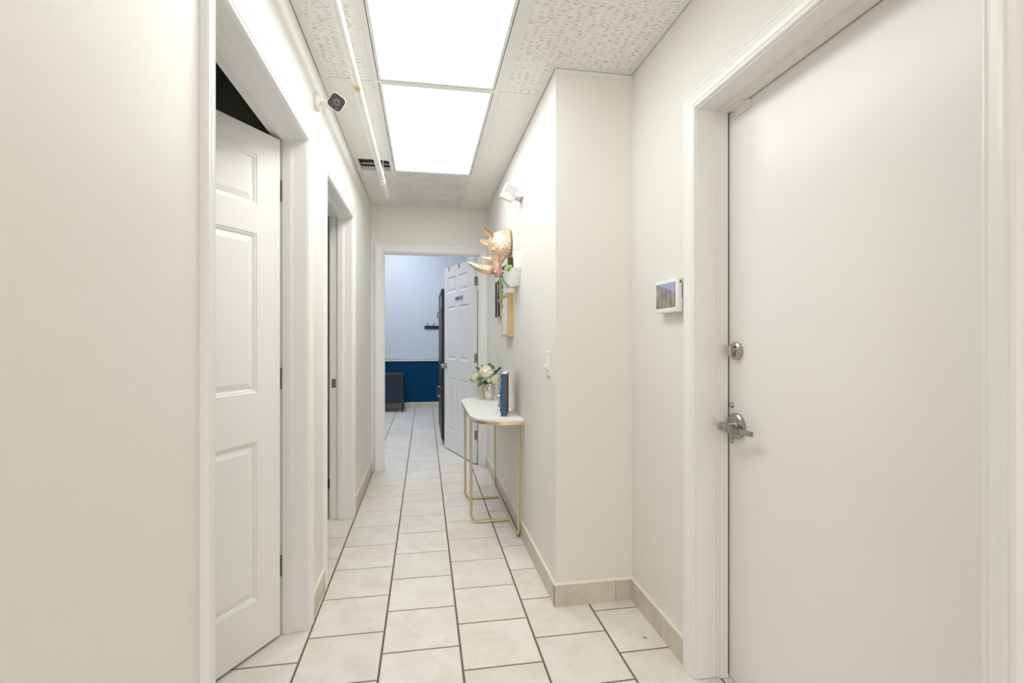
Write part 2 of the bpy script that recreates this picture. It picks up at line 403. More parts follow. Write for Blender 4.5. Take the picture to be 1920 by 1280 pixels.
# chair rail
bm = bmesh.new(); box(bm, -2.1, .74, YF-.014, YF, .842, .905); box(bm, -2.1, .74, YF-.028, YF, .885, .905); box(bm, -2.1, .74, YF-.020, YF, .842, .856)
struct('trim_5', bm, M['plastic'], 'white chair rail moulding on the far room wall')

# ---------------------------------------------------------------- floor and its tiles
T = .309
floor = struct('floor', boxes([(-2.7, 1.15, -2.3, YF+.1, -.06, -.003)]), M['grout'], 'beige ceramic tile floor with grey-brown grout in a staggered bond')
tb = bmesh.new(); g = .0041
a = (T-2*g)/2
box(tb, -a, a, -a, a, -.008, 0)
bmesh.ops.bevel(tb, geom=[e for e in tb.edges if all(v.co.z > -.001 for v in e.verts)], offset=.0018, segments=1, affect='EDGES')
tile_me = None
regions = [(XL-.1, XB, .3, YE+.1), (XB, XR, .3, YB), (XR, XR+.12, D3[0], D3[1]), (-1.10, XL, 1.0, 4.2), (-1.25, .80, YE, YF)]
cnt = 0
for k in range(-4, 5):
    x0 = -.167+T*k; ph = 2.344 if k % 2 == 0 else 2.190
    for j in range(-10, 24):
        y0 = ph+T*j
        if not any(x0+T > r[0]+.02 and x0 < r[1]-.02 and y0+T > r[2]+.02 and y0 < r[3]-.01 for r in regions): continue
        if k >= 3 and y0 > YB-.3 and y0 < YE and not (k == 3 and y0 < YB): continue
        if tile_me is None:
            o = obj('floor_tile', tb, M['tile'], floor); tile_me = o.data
        else:
            o = bpy.data.objects.new('floor_tile', tile_me); COL.objects.link(o); o.parent = floor
        o.location = (x0+T/2, y0+T/2, random.uniform(-.0004, 0)); cnt += 1
# a small screw lying on a floor tile near the right door
p = (.898, 1.955, 0)

# ---------------------------------------------------------------- skirting
def skirting(name, label, a, b, nrm, first=T):
    """a->b along the wall foot; nrm = 2D normal towards the room; tiles of T length, cream cap"""
    A = Vector(a); B = Vector(b); d = (B-A); Ln = d.length; d.normalize(); n = Vector(nrm)
    root = sempty(name, label, (A.x, A.y, 0))
    s = 0; nxt = first
    def blk(s0, s1, t, z0, z1, bev=0):
        p = [A+d*s0, A+d*s1, A+d*s1+n*t, A+d*s0+n*t]
        m_ = bmesh.new(); prism(m_, [(q.x, q.y) for q in p], z0, z1); return m_
    while s < Ln-.002:
        e = min(nxt, Ln)
        obj('skirting_tile', blk(s+.0012, e-.0012, .010, 0.0, .098), M['base'], root)
        s = e; nxt = s+T
    obj('grout_backing', blk(0, Ln, .0085, 0.001, .097), M['grout'], root)
    m_ = bmesh.new()
    p0 = [A, B, B+n*.010, A+n*.010]; p1 = [A, B, B+n*.003, A+n*.003]
    va = [m_.verts.new((q.x, q.y, .0985)) for q in p0]; vb = [m_.verts.new((q.x, q.y, .107)) for q in p1]
    for i in range(4): m_.faces.new((va[i], va[(i+1) % 4], vb[(i+1) % 4], vb[i]))
    m_.faces.new(va[::-1]); m_.faces.new(vb)
    obj('skirting_cap', m_, M['base_cap'], root)
skirting('baseboard_left', 'short beige tile skirting between the two left doorways', (XL, D1[1]+.067), (XL, D2[0]-.067), (1, 0), .12)
skirting('baseboard_left_far', 'beige tile skirting on the left wall beyond the second doorway', (XL, D2[1]+.067), (XL, YE-.018), (1, 0))
skirting('baseboard_right', 'beige tile skirting along the projecting wall under the console table', (XB, YB), (XB, YE-.012), (-1, 0), .29)
skirting('baseboard_corner', 'beige tile skirting across the face of the projecting wall corner', (XB-.010, YB), (XR, YB), (0, -1), .30)
skirting('baseboard_right_near', 'beige tile skirting between the projecting wall and the flat door', (XR, YB-.010), (XR, D3[1]+.067), (-1, 0), .31)
skirting('baseboard_far', 'beige tile skirting under the blue wall of the far room', (-1.9, YF), (.72, YF), (0, -1), .2)

# ---------------------------------------------------------------- door trim
CAS = [(0, 0), (0, .007), (.003, .010), (.007, .011), (.010, .0095), (.013, .0095), (.016, .012), (.030, .014), (.040, .017), (.046, .0155), (.050, .0155), (.054, .018), (.060, .018), (.064, .014), (.065, 0)]
def sweep_casing(bm, L, s0, s1, zt, scale=1.0):
    rev = .005
    st = []
    for w_, t in CAS:
        w_ = w_*scale+rev
        st.append([L(s0-w_, t, 0.001), L(s0-w_, t, zt+w_), L(s1+w_, t, zt+w_), L(s1+w_, t, 0.001)])
    V = [[bm.verts.new(p) for p in row] for row in st]
    for i in range(len(V)-1):
        for k in range(3): bm.faces.new((V[i][k], V[i][k+1], V[i+1][k+1], V[i+1][k]))
    for k in range(3): bm.faces.new((V[0][k], V[-1][k], V[-1][k+1], V[0][k+1]))
    bm.faces.new([r[0] for r in V]); bm.faces.new([r[3] for r in V][::-1])
def lbox(bm, L, s0, s1, t0, t1, z0, z1):
    v = [bm.verts.new(L(s, t, z)) for s in (s0, s1) for t in (t0, t1) for z in (z0, z1)]
    for f in ((0, 1, 3, 2), (4, 6, 7, 5), (0, 4, 5, 1), (2, 3, 7, 6), (0, 2, 6, 4), (1, 5, 7, 3)): bm.faces.new([v[i] for i in f])
def doorway(name, label, L, s0, s1, zt, depth, stop, scale=1.0, mid=None):
    root = sempty(name, label, L((s0+s1)/2, 0, 0))
    bm = bmesh.new(); sweep_casing(bm, L, s0, s1, zt, scale); obj('casing', bm, M['trim'], root, smooth=False)
    for nm, bx in (('jamb', (s0-J, s0, -depth, 0.001, 0.001, zt)), ('jamb', (s1, s1+J, -depth, 0.001, 0.001, zt)), ('head_jamb', (s0-J, s1+J, -depth, 0.001, zt, zt+J))):
        bm = bmesh.new(); lbox(bm, L, *bx); obj(nm, bm, M['trim'], root)
    t0, t1 = stop
    def stp(bm, a0, a1, z0, z1, which):
        # moulded stop: flat with an eased front edge
        lbox(bm, L, a0, a1, t0, t1, z0, z1)
    e = .011
    for nm, bx, ax in (('door_stop', (s0, s0+e, 0.001, zt-e), 0), ('door_stop', (s1-e, s1, 0.001, zt-e), 0), ('door_stop', (s0, s1, zt-e, zt), 0)):
        bm = bmesh.new(); lbox(bm, L, bx[0], bx[1], t0, t1, bx[2], bx[3])
        # bead on the corridor side
        if bx[3] < zt-.001:
            if bx[0] == s0: lbox(bm, L, s0, s0+e*.5, t1, t1+.008, bx[2], bx[3]+e*.5)
            else: lbox(bm, L, s1-e*.5, s1, t1, t1+.008, bx[2], bx[3]+e*.5)
        else: lbox(bm, L, s0, s1, t1, t1+.008, zt-e*.5, zt)
        obj(nm, bm, M['trim'], root)
    if mid is not None:   # hairline joint where the jamb extension meets the frame
        for s_a, s_b in ((s0-.0, s0+.0006), (s1-.0006, s1)):
            bm = bmesh.new(); lbox(bm, L, s_a, s_b, mid-.010, mid+.024, 0.001, zt); obj('jamb_strip', bm, M['trim'], root)
    return root
LL = lambda s, t, z: (XL+t, s, z)
LR = lambda s, t, z: (XR-t, s, z)
LE = lambda s, t, z: (s, YE-t, z)
tr1 = doorway('trim_1', 'white moulded casing and jambs of the first left doorway', LL, *D1, .13, (-.093, -.060))
tr2 = doorway('trim_2', 'white moulded casing and jambs of the second left doorway', LL, *D2, .146, (-.093, -.060))
tr3 = doorway('trim_3', 'white moulded casing and deep jambs around the flat white door', LR, *D3, .17, (-.1175, -.085), 1.0)
tr4 = doorway('trim_4', 'white moulded casing around the doorway at the corridor end', LE, *D4, .10, (-.062, -.030), 1.12)
# strike plate on the far jamb of doorway two
bm = bmesh.new(); y = D2[1]-.0005; box(bm, XL-.132, XL-.105, y-.002, y, .905, .965)
sp = obj('strike_plate', bm, M['nickel'], tr2); sp['label'] = 'small nickel strike plate'
bm = bmesh.new(); box(bm, XL-.126, XL-.112, y-.0025, y-.0012, .922, .948); obj('latch_hole', bm, M['wood2'], sp)
# worn foot of the casings
for (x_, y_) in ((XR-.012, D3[1]+.02), (XR+.03, D3[1]-.0)):
    pass

# ---------------------------------------------------------------- six-panel doors
def panel_mesh(x0, x1, z0, z1, T_):
    bm = bmesh.new(); rings = [(0, 0), (.004, .0035), (.009, .0045), (.013, .009), (.017, .010), (.040, .003), (.042, .003)]
    for sg in (1, -1):
        V = []
        for ins, dp in rings:
            y = sg*(T_/2-dp)
            V.append([bm.verts.new(p) for p in ((x0+ins, y, z0+ins), (x1-ins, y, z0+ins), (x1-ins, y, z1-ins), (x0+ins, y, z1-ins))])
        for A, B in zip(V, V[1:]):
            for i in range(4):
                q = (A[i], A[(i+1) % 4], B[(i+1) % 4], B[i]); bm.faces.new(q if sg < 0 else q[::-1])
        bm.faces.new(V[-1] if sg < 0 else V[-1][::-1])
    return bm
def six_panel(name, label, loc, rz, W, z0, H, rows, hinges_z, cols=None):
    """local +x runs from hinge edge to latch edge; thickness along y"""
    T_ = .035
    root = sempty(name, label, loc, rz)
    cols = cols or [(.115, W/2-.05), (W/2+.05, W-.115)]
    xs = [0, cols[0][0], cols[0][1], cols[1][0], cols[1][1], W]
    bm = bmesh.new()
    for a_, b_ in ((0, xs[1]), (xs[2], xs[3]), (xs[4], W)): box(bm, a_, b_, -T_/2, T_/2, z0, H)
    zs = [z0]+[z for r in rows for z in r]+[H]
    for i in range(0, len(zs), 2):
        for a_, b_ in cols: box(bm, a_, b_, -T_/2, T_/2, zs[i], zs[i+1])
    obj('door_slab', bm, M['door'], root, world=False)
    for r in rows:
        for c in cols: obj('door_panel', panel_mesh(c[0], c[1], r[0], r[1], T_), M['door'], root, world=False)
    return root
# door 1: ajar, hinged on the far jamb of the first left doorway.  local x -> world (-.5,-.866)
a1 = math.atan2(-.866, -.5)
piv = Vector((-.6225, 2.236))
# slab centre line is offset half a thickness towards the corridor
nx = Vector((.866, -.5))
loc = piv+nx*.0175
W1 = .93
d1 = six_panel('door_1', 'white six-panel door standing ajar in the first left doorway', (loc.x, loc.y, 0), a1, W1, .012, 2.066,
               [(.212, .835), (1.028, 1.655), (1.765, 1.965)], None)
def hinge(root, x_edge, side, z, on='edge', hgt=.089):
    """hinge leaf seen on the jamb / door edge, barrel at the pivot side"""
    bm = bmesh.new(); bbox(bm, x_edge-.0022, x_edge+.0002, -.0165, .0165, z-hgt/2, z+hgt/2, .001, 1)
    o = obj('hinge', bm, M['hinge'], root, world=False); o['label'] = 'satin metal butt hinge'
    bm = bmesh.new(); cyl(bm, (x_edge-.004, side*.0215, z-hgt/2), (x_edge-.004, side*.0215, z+hgt/2), .0055, n=12)
    for k in range(1, 5): cyl(bm, (x_edge-.004, side*.0215, z-hgt/2+hgt*k/5-.0006), (x_edge-.004, side*.0215, z-hgt/2+hgt*k/5+.0006), .0058, n=12)
    obj('hinge_barrel', bm, M['hinge'], o, world=False)
# jamb leaves of door 1's hinges (visible in the gap)
for z in (1.862, 1.074, .286):
    hinge(d1, 0, -1, z)
    bm = bmesh.new(); bbox(bm, XL-.128, XL-.0945, D1[1]-.0022, D1[1]-.0002, z-.0445, z+.0445, .0008, 1)
    o = obj('hinge_leaf', bm, M['hinge'], tr1); o['label'] = 'satin metal hinge leaf'
    for dz in (-.028, 0, .028):
        bm = bmesh.new(); cyl(bm, (XL-.106, D1[1]-.0034, z+dz), (XL-.106, D1[1]-.002, z+dz), .0035, n=8); obj('hinge_screw', bm, M['nickel'], o)
# door 3: open into the far room
W3 = .875
dv = Vector((-.2952, .9554)); a3 = math.atan2(dv.y, dv.x)
piv3 = Vector((.516, 4.945)); nl = Vector((-dv.y, dv.x))*-1   # towards +x
nl = Vector((-.9554, -.2952))
loc3 = piv3+nl*.0175
d3 = six_panel('door_3', 'white six-panel door swung open into the far room with a small sign', (loc3.x, loc3.y, 0), a3, W3, .012, 2.035,
               [(.222, .815), (1.012, 1.600), (1.748, 1.925)], None, cols=[(.150, .415), (.515, .778)])
for z in (1.81, 1.05, .29): hinge(d3, 0, -1, z)
# local +y of door 3 points to world (-.955,-.295): the visible face
bm = bmesh.new(); bbox(bm, .30, .525, .0175, .0205, 1.643, 1.697, .001, 1); sg = obj('door_sign', bm, M['lav'], d3, world=False); sg['label'] = 'small pale lavender sign with dark lettering, too small to read'
bm = bmesh.new(); x = .515
for i, wd in enumerate((.016, .012, .014, .010, .014, .012, .015, .010)):
    box(bm, x-wd, x, .0204, .0212, 1.660+.002*(i % 2), 1.678+.004*((i+1) % 2)); x -= wd+.004
box(bm, .318, .345, .0204, .0212, 1.652, 1.688)
obj('sign_print', bm, M['ink'], sg, world=False)
for x in (.41, .72):
    bm = bmesh.new(); box(bm, x-.008, x+.008, -.02, .021, 2.028, 2.038); box(bm, x-.008, x+.008, .0178, .021, 1.99, 2.036)
    box(bm, x-.008, x+.008, -.021, -.0178, 1.99, 2.036)
    o = obj('over_door_hook', bm, M['black'], d3, world=False); o['label'] = 'black over-door hook strap'
for sgn in (1, -1):
    bm = bmesh.new()
    cyl(bm, (W3-.06, sgn*.0175, .935), (W3-.06, sgn*.024, .935), .032, n=24)
    cyl(bm, (W3-.06, sgn*.024, .935), (W3-.06, sgn*.045, .935), .011, n=16)
    t = bmesh.new(); ball(t, (W3-.06, sgn*.060, .935), .026, 16, (1, .8, 1)); merge(bm, t)
    o = obj('door_knob', bm, M['nickel'], d3, smooth=True, world=False); o['label'] = 'round polished metal door knob'
# door 2: flat white door
root = sempty('door_2', 'large flat white door with silver lever lock on the right', (1.1, D3[1]-.006, 0))
bm = bmesh.new(); box(bm, 1.1, 1.145, D3[0]+.004, D3[1]-.005, .010, D3[2]-.005)
obj('door_slab', bm, M['steel_door'], root)
bm = bmesh.new(); box(bm, 1.0946, 1.0996, D3[1]-.0075, D3[1]-.0002, .01, D3[2]-.0005); box(bm, 1.0946, 1.0996, D3[0]+.0005, D3[1]-.0075, D3[2]-.0075, D3[2]-.0005)  # black strip paints the shade in the gap between stop and leaf
obj('gap_shade_strip', bm, M['gap'], root)
# only a hairline of the painted gap shade shows around the leaf
yk, zk = 1.623, .930
bm = bmesh.new(); cyl(bm, (1.1, yk, zk), (1.090, yk, zk), .046, .046, n=40); cyl(bm, (1.090, yk, zk), (1.085, yk, zk), .046, .041, n=40)
cyl(bm, (1.085, yk, zk), (1.080, yk, zk), .020, .017, n=30)
rose = obj('lock_rose', bm, M['steel'], root, smooth=True); rose['label'] = 'round brushed steel rose'
bm = bmesh.new()
cyl(bm, (1.083, yk, zk), (1.050, yk, zk), .0115, .0125, n=24)
# lever: hub block then a flat blade bending towards the hinge side
def slab_path(bm, pts, h, th):
    V = []
    for i, p in enumerate(pts):
        p = Vector(p); d = (Vector(pts[min(i+1, len(pts)-1)])-Vector(pts[max(i-1, 0)])); d.z = 0; d.normalize()
        n_ = Vector((-d.y, d.x, 0))*th[i]/2
        V.append([bm.verts.new(q) for q in (p+n_+Vector((0, 0, h[i]/2)), p-n_+Vector((0, 0, h[i]/2)), p-n_-Vector((0, 0, h[i]/2)), p+n_-Vector((0, 0, h[i]/2)))])
    for A, B in zip(V, V[1:]):
        for i in range(4): bm.faces.new((A[i], A[(i+1) % 4], B[(i+1) % 4], B[i]))
    bm.faces.new(V[0][::-1]); bm.faces.new(V[-1])
t = bmesh.new()
slab_path(t, [(1.040, yk+.016, zk), (1.040, yk, zk), (1.041, yk-.03, zk-.003), (1.046, yk-.052, zk-.006), (1.054, yk-.066, zk-.008), (1.062, yk-.080, zk-.008), (1.064, yk-.10, zk-.007), (1.063, yk-.135, zk-.005)],
          [.026, .027, .025, .024, .022, .020, .018, .017], [.020, .022, .018, .014, .012, .010, .009, .008])
bmesh.ops.bevel(t, geom=t.edges[:], offset=.002, segments=2, affect='EDGES'); merge(bm, t)
cyl(bm, (1.052, yk, zk), (1.028, yk, zk), .0145, .0140, n=28)
cyl(bm, (1.029, yk, zk), (1.027, yk, zk), .0100, .0090, n=24)
lev = obj('lever_handle', bm, M['steel'], root, smooth=True); lev['label'] = 'brushed steel lever handle'
for z in (1.000, .872):
    bm = bmesh.new(); t = bmesh.new(); ball(t, (0, 0, 0), .0095, 16); bmesh.ops.bisect_plane(t, geom=t.verts[:]+t.edges[:]+t.faces[:], plane_co=(0, 0, 0), plane_no=(1, 0, 0), clear_outer=True)
    merge(bm, t, Matrix.Translation((1.098, 1.655, z))@Matrix.Diagonal((.8, 1, 1, 1))); cyl(bm, (1.1, 1.655, z), (1.097, 1.655, z), .011, n=20)
    o = obj('through_bolt', bm, M['nickel'], root, smooth=True)
zb = 1.197
bm = bmesh.new(); cyl(bm, (1.1, 1.623, zb), (1.089, 1.623, zb), .032, .0315, n=40); cyl(bm, (1.089, 1.623, zb), (1.084, 1.623, zb), .0315, .026, n=40)
db = obj('deadbolt', bm, M['nickel'], root, smooth=True); db['label'] = 'round nickel deadbolt with thumb turn'
bm = bmesh.new(); cyl(bm, (1.085, 1.623, zb), (1.079, 1.623, zb), .010, n=20); bbox(bm, 1.062, 1.080, 1.617, 1.629, zb-.020, zb+.018, .003, 2)
bm2 = bm; obj('thumb_turn', bm2, M['nickel'], db, smooth=True)
# door contacts
bm = bmesh.new(); bbox(bm, 1.090, 1.100, 1.548, 1.618, 2.032, 2.062, .002, 2)
tag(obj('door_contact', bm, M['offplastic']), 'small white magnetic contact stuck on the top corner of the flat door', 'sensor')
bm = bmesh.new(); bbox(bm, 1.070, 1.096, 1.565, 1.635, D3[2]-.011-.010, D3[2]-.011, .002, 2)
tag(obj('door_contact', bm, M['offplastic']), 'small white alarm contact fixed to the head jamb above the flat door corner', 'sensor')

# ---------------------------------------------------------------- hung ceiling
ceil = sempty('ceiling', 'white hung ceiling of fissured tiles in a metal grid', (0, 0, ZC))
XA, XZ = -.236, .361                 # main tees
rows = [-2.2, -1.49, -.15, 1.19, 2.53, 3.87, YE]
def ctile(x0, x1, y0, y1, m, poly=None):
    bm = bmesh.new()
    if poly: prism(bm, poly, ZC, ZC+.015)
    else: box(bm, x0+.002, x1-.002, y0+.002, y1-.002, ZC, ZC+.015)
    return obj('ceiling_tile', bm, m, ceil)
for i in range(6):
    m = M['fissure'] if rows[i+1] <= 2.6 else M['fissure_fine']
    if i == 5: m = M['ctile_plain']
    y0, y1 = rows[i], rows[i+1]
    if i == 4:   # the tile with the rough cut end, then a hole
        pts = [(XL, y0+.002), (XA-.002, y0+.002), (XA-.002, 3.655)]
        for k in range(12): pts.append((XA-.004-.016*k, 3.655+random.uniform(-.012, .012) if k < 6 else 3.640))
        pts.append((XL+.03, 3.640)); pts.append((XL, 3.640))
        ctile(0, 0, 0, 0, m, pts)
        o = obj('ceiling_tile', boxes([(XL, XL+.032, 3.642, y1-.002, ZC, ZC+.015)]), m, ceil)
    else: ctile(XL+.003, XA, y0, y1, m)
    if i in (0, 2): ctile(XA, XZ, y0, y1, m)
    if i < 3: ctile(XZ, XR-.003, y0, y1, m)
    elif i == 3: ctile(0, 0, 0, 0, m, [(XZ+.002, y0+.002), (XR-.005, y0+.002), (XR-.005, YB-.005), (XB-.005, YB-.005), (XB-.005, y1-.002), (XZ+.002, y1-.002)])
    else: ctile(XZ, XB-.003, y0, y1, m)
def tee(nm, x0, x1, y0, y1, drop=.0025, up=.03):
    bm = bmesh.new(); box(bm, x0, x1, y0, y1, ZC-drop, ZC)
    if x1-x0 < y1-y0: box(bm, (x0+x1)/2-.0015, (x0+x1)/2+.0015, y0, y1, ZC, ZC+up)
    else: box(bm, x0, x1, (y0+y1)/2-.0015, (y0+y1)/2+.0015, ZC, ZC+up)
    return obj(nm, bm, M['grid'], ceil)
for xx in (XA, XZ): tee('main_tee', xx-.012, xx+.012, -2.2, YE-.001)
for yy in rows[1:-1]:
    tee('cross_tee', XA+.012, XZ-.012, yy-.012, yy+.012)
    if yy > 3.8: tee('cross_tee', XL+.024, XA-.012, yy-.002, yy+.012, .0012); tee('cross_tee', XZ+.012, XB-.024, yy-.012, yy-.002, .0012)
# wide white filler strips beside the first fixture
tee('filler_strip', XZ+.0125, XZ+.048, 1.19, 2.525, .0018)
tee('filler_strip', XA-.036, XA-.0125, 1.19, 2.525, .0018)
tee('filler_strip', XZ+.0125, XZ+.030, 2.535, 3.86, .0012)
# wall angles: horizontal flange with a thin dark shadow joint at the wall
def angle(x0, x1, y0, y1):
    bm = bmesh.new(); box(bm, x0, x1, y0, y1, ZC-.003, ZC-.0001); return obj('wall_angle', bm, M['grid'], ceil)
angle(XL+.003, XL+.025, -2.2, YE); angle(XB-.025, XB-.003, YB-.025, YE); angle(XB-.003, XR-.003, YB-.025, YB-.003); angle(XR-.025, XR-.003, -2.2, YB-.025)
angle(XL+.0242, XB-.0242, YE-.022, YE-.0012)
def vangle(x0, x1, y0, y1):
    bm = bmesh.new(); box(bm, x0, x1, y0, y1, ZC-.020, ZC-.006); return obj('wall_angle', bm, M['grid'], ceil)
vangle(XB-.0012, XB, YB-.0012, YE-.001); vangle(XB+.0001, XR, YB-.0012, YB)

# troffers
def troffer(label, y0, y1, lens, x0=XA, x1=XZ, z=ZC, name='ceiling_light', group=None):
    t = thing(name, label, 'ceiling light', ((x0+x1)/2, (y0+y1)/2, z), 0, group)
    a, b, c, d = x0+.0150, x1-.0150, y0+.0150, y1-.0150
    bm = bmesh.new(); f = .013
    for q in ((a, a+f, c, d), (b-f, b, c, d), (a+f, b-f, c, c+f), (a+f, b-f, d-f, d)): box(bm, *q, z-.001, z+.010)
    obj('frame', bm, M['grid'], t)
    bm = bmesh.new(); box(bm, a+f, b-f, c+f, d-f, z+.004, z+.007); obj('diffuser', bm, lens, t)
    bm = bmesh.new()
    for q in ((a, b, c, d, z+.10, z+.11), (a, a+.002, c, d, z+.01, z+.10), (b-.002, b, c, d, z+.01, z+.10), (a, b, c, c+.002, z+.01, z+.10), (a, b, d-.002, d, z+.01, z+.10)): box(bm, *q)
    obj('housing', bm, M['grid'], t)
    return t
troffer('nearest glowing rectangular ceiling light panel at the top of the picture', 1.19, 2.53, M['lens'])
troffer('second glowing ceiling light panel, just before the grey grille', 2.53, 3.87, M['lens'])
troffer('unseen ceiling light panel added behind the viewer as fill', -1.49, -.15, M['fill_back'])  # out of view, added as fill light
troffer('cool white ceiling light panel of the far room above the open door', 5.5, 6.9, M['far_lens'], -.9, -.2, ZT+.194)
troffer('cool white ceiling light panel of the far room near its back wall', 7.4, 8.6, M['far_lens'], -.9, -.2, ZT+.194)

# return grille: frame + many thin bars over a dusty panel
gr = thing('ceiling_vent', 'dusty grey ribbed return-air grille in the ceiling before the end wall', 'vent', (.06, 4.35, ZC))
a, b, c, d = XA+.013, XZ-.013, 3.885, YE-.024
obj('filter_panel', boxes([(a, b, c, d, ZC+.002, ZC+.010)]), M['vent'], gr)
bm = bmesh.new(); n = 46
for k in range(n):
    x = a+(b-a)*(k+.5)/n; box(bm, x-.0026, x+.0026, c, d, ZC-.0022, ZC+.0021)
o = obj('grille_bars', bm, M['vent'], gr); o['kind'] = 'stuff'
bm = bmesh.new()
for q in ((a-.001, a+.006, c, d), (b-.006, b+.001, c, d), (a, b, c, c+.006), (a, b, d-.006, d)): box(bm, *q, ZC-.003, ZC+.003)
obj('frame', bm, M['grid'], gr)

# things in the ceiling void seen through the hole
dt = thing('air_duct', 'grey metal duct lying in the dark hole of the ceiling', 'duct', (-.36, 3.9, 2.56))
bm = bmesh.new(); tube(bm, [(-.62, 3.93, 2.585), (-.30, 3.93, 2.60), (-.05, 3.96, 2.60)], .035, 14); obj('duct_body', bm, M['duct'], dt, smooth=True)
bm = bmesh.new(); tube(bm, [(-.55, 3.86, 2.55), (-.44, 3.86, 2.548), (-.36, 3.87, 2.553), (-.24, 3.86, 2.55)], .014, 10); obj('conduit', bm, M['duct'], dt, smooth=True)
bm = bmesh.new(); tube(bm, [(-.22, 3.70, 2.55), (-.27, 3.74, 2.60), (-.25, 3.80, 2.64), (-.29, 3.86, 2.70)], .004, 8); obj('wire', bm, M['plastic'], dt)

# ---------------------------------------------------------------- sprinkler pipe
pp = thing('water_pipe', 'long white painted pipe running under the ceiling with a rust spot', 'pipe', (-.31, 1.0, 2.42))
bm = bmesh.new(); cyl(bm, (-.31, -2.19, 2.42), (-.31, 4.0, 2.42), .0205, n=24); obj('pipe_run', bm, M['pipe'], pp, smooth=True)
bm = bmesh.new(); cyl(bm, (-.31, 3.86, 2.42), (-.31, 3.90, 2.42), .0245, n=24); cyl(bm, (-.31, 3.90, 2.42), (-.31, 4.26, 2.42), .023, n=24)
t = bmesh.new(); ball(t, (-.31, 4.27, 2.42), .0245, 18, (1, .9, 1)); merge(bm, t); obj('end_fitting', bm, M['pipe'], pp, smooth=True)
bm = bmesh.new(); cyl(bm, (-.300, 3.80, 2.43), (-.300, 3.80, 2.78), .007, n=12); cyl(bm, (-.31, 3.80, 2.395), (-.31, 3.80, 2.4), .01, n=10)
obj('hanger_rod', bm, M['plastic'], pp, smooth=True)
bm = bmesh.new()
n = 20
for k in range(n):
    pass
lathe(bm, [(.0215, 0), (.0235, .001), (.0235, .014), (.0215, .015)], (0, 0, 0), 24)
bm.transform(Matrix.Translation((-.31, 3.793, 2.42))@Matrix.Rotation(-PI/2, 4, 'X')); obj('hanger_ring', bm, M['plastic'], pp, smooth=True)

# ---------------------------------------------------------------- security camera
sc_ = thing('security_camera', 'small white security camera with dark face on the left wall', 'camera', (XL, 2.43, 2.335))
bm = bmesh.new(); lathe(bm, [(.040, 0), (.041, .004), (.041, .012), (.036, .018), (.018, .024), (.012, .028)], (0, 0, 0), 32)
bm.transform(Matrix.Translation((XL+.0005, 2.425, 2.330))@Matrix.Rotation(PI/2, 4, 'Y')); obj('wall_mount', bm, M['offplastic'], sc_, smooth=True)
bm = bmesh.new(); tube(bm, [(XL+.02, 2.425, 2.330), (XL+.045, 2.41, 2.312), (XL+.060, 2.385, 2.300), (-.400, 2.350, 2.298)], [.011, .010, .011, .013], 14)
t = bmesh.new(); ball(t, (XL+.045, 2.41, 2.312), .014, 14); merge(bm, t); obj('ball_joint', bm, M['offplastic'], sc_, smooth=True)
cc = Vector((-.385, 2.325, 2.287)); tgt = Vector((.02, 0, 1.45))
q = (tgt-cc).to_track_quat('Z', 'Y').to_matrix().to_4x4()
FM = Matrix.Translation(cc)@q@Matrix.Rotation(math.radians(58), 4, 'Z')
def rsq(h, r, n=8):
    out = []
    for sx, sy, a0 in ((1, 1, 0), (-1, 1, 90), (-1, -1, 180), (1, -1, 270)):
        for k in range(n+1):
            a_ = math.radians(a0+90*k/n); out.append((sx*(h-r)+r*math.cos(a_), sy*(h-r)+r*math.sin(a_)))
    return out
def loft(bm, secs):
    V = [[bm.verts.new((x*s, y*s, z)) for x, y in pts] for pts, s, z in secs]
    n = len(V[0])
    for A, B in zip(V, V[1:]):
        for i in range(n): bm.faces.new((A[i], A[(i+1) % n], B[(i+1) % n], B[i]))
    bm.faces.new(V[0][::-1]); bm.faces.new(V[-1])
P_ = rsq(.0335, .018)
bm = bmesh.new(); loft(bm, [(P_, .62, -.042), (P_, .84, -.036), (P_, .97, -.02), (P_, 1.02, .0), (P_, 1.02, .020), (P_, .97, .0245)]); bm.transform(FM)
obj('housing', bm, M['offplastic'], sc_, smooth=True)
bm = bmesh.new(); loft(bm, [(P_, .93, .0235), (P_, .93, .0262), (P_, .88, .0268)]); bm.transform(FM); obj('face_plate', bm, M['lensgrey'], sc_)
bm = bmesh.new(); lathe(bm, [(.0145, .0265), (.0145, .0275), (.011, .0282)], (0, 0, 0), 28); bm.transform(FM); obj('lens_ring', bm, M['lensring'], sc_)
bm = bmesh.new(); lathe(bm, [(.0062, .0280), (.0058, .0295), (.002, .0300)], (0, 0, 0), 20); bm.transform(FM); obj('lens', bm, M['glassy'], sc_, smooth=True)
bm = bmesh.new(); lathe(bm, [(.0012, .0265), (.0012, .0272)], (-.0215, -.012, 0), 8); bm.transform(FM); obj('indicator_light', bm, M['plastic'], sc_)

# ---------------------------------------------------------------- emergency light
em = thing('emergency_light', 'white emergency lamp with ribbed tilted head high on the projecting wall', 'lamp', (XB, 3.10, 2.15))
bm = bmesh.new()
t = bmesh.new()
prof = [(0, 3.035, 2.115), (0, 3.165, 2.115), (0, 3.165, 2.225), (0, 3.035, 2.225)]
A_ = [t.verts.new((XB, y, z)) for _, y, z in prof]; B_ = [t.verts.new((XB-.045, 3.10+(y-3.10)*.72, 2.165+(z-2.17)*.75)) for _, y, z in prof]
for i in range(4): t.faces.new((A_[i], A_[(i+1) % 4], B_[(i+1) % 4], B_[i]))
t.faces.new(A_); t.faces.new(B_)
bmesh.ops.bevel(t, geom=t.edges[:], offset=.005, segments=2, affect='EDGES'); merge(bm, t)
obj('wall_box', bm, M['plastic'], em, smooth=True)
hc = Vector((.526, 3.075, 2.155))
zax = (Vector((.05, 0, 1.0))-hc).normalized()          # lens looks down towards the viewer
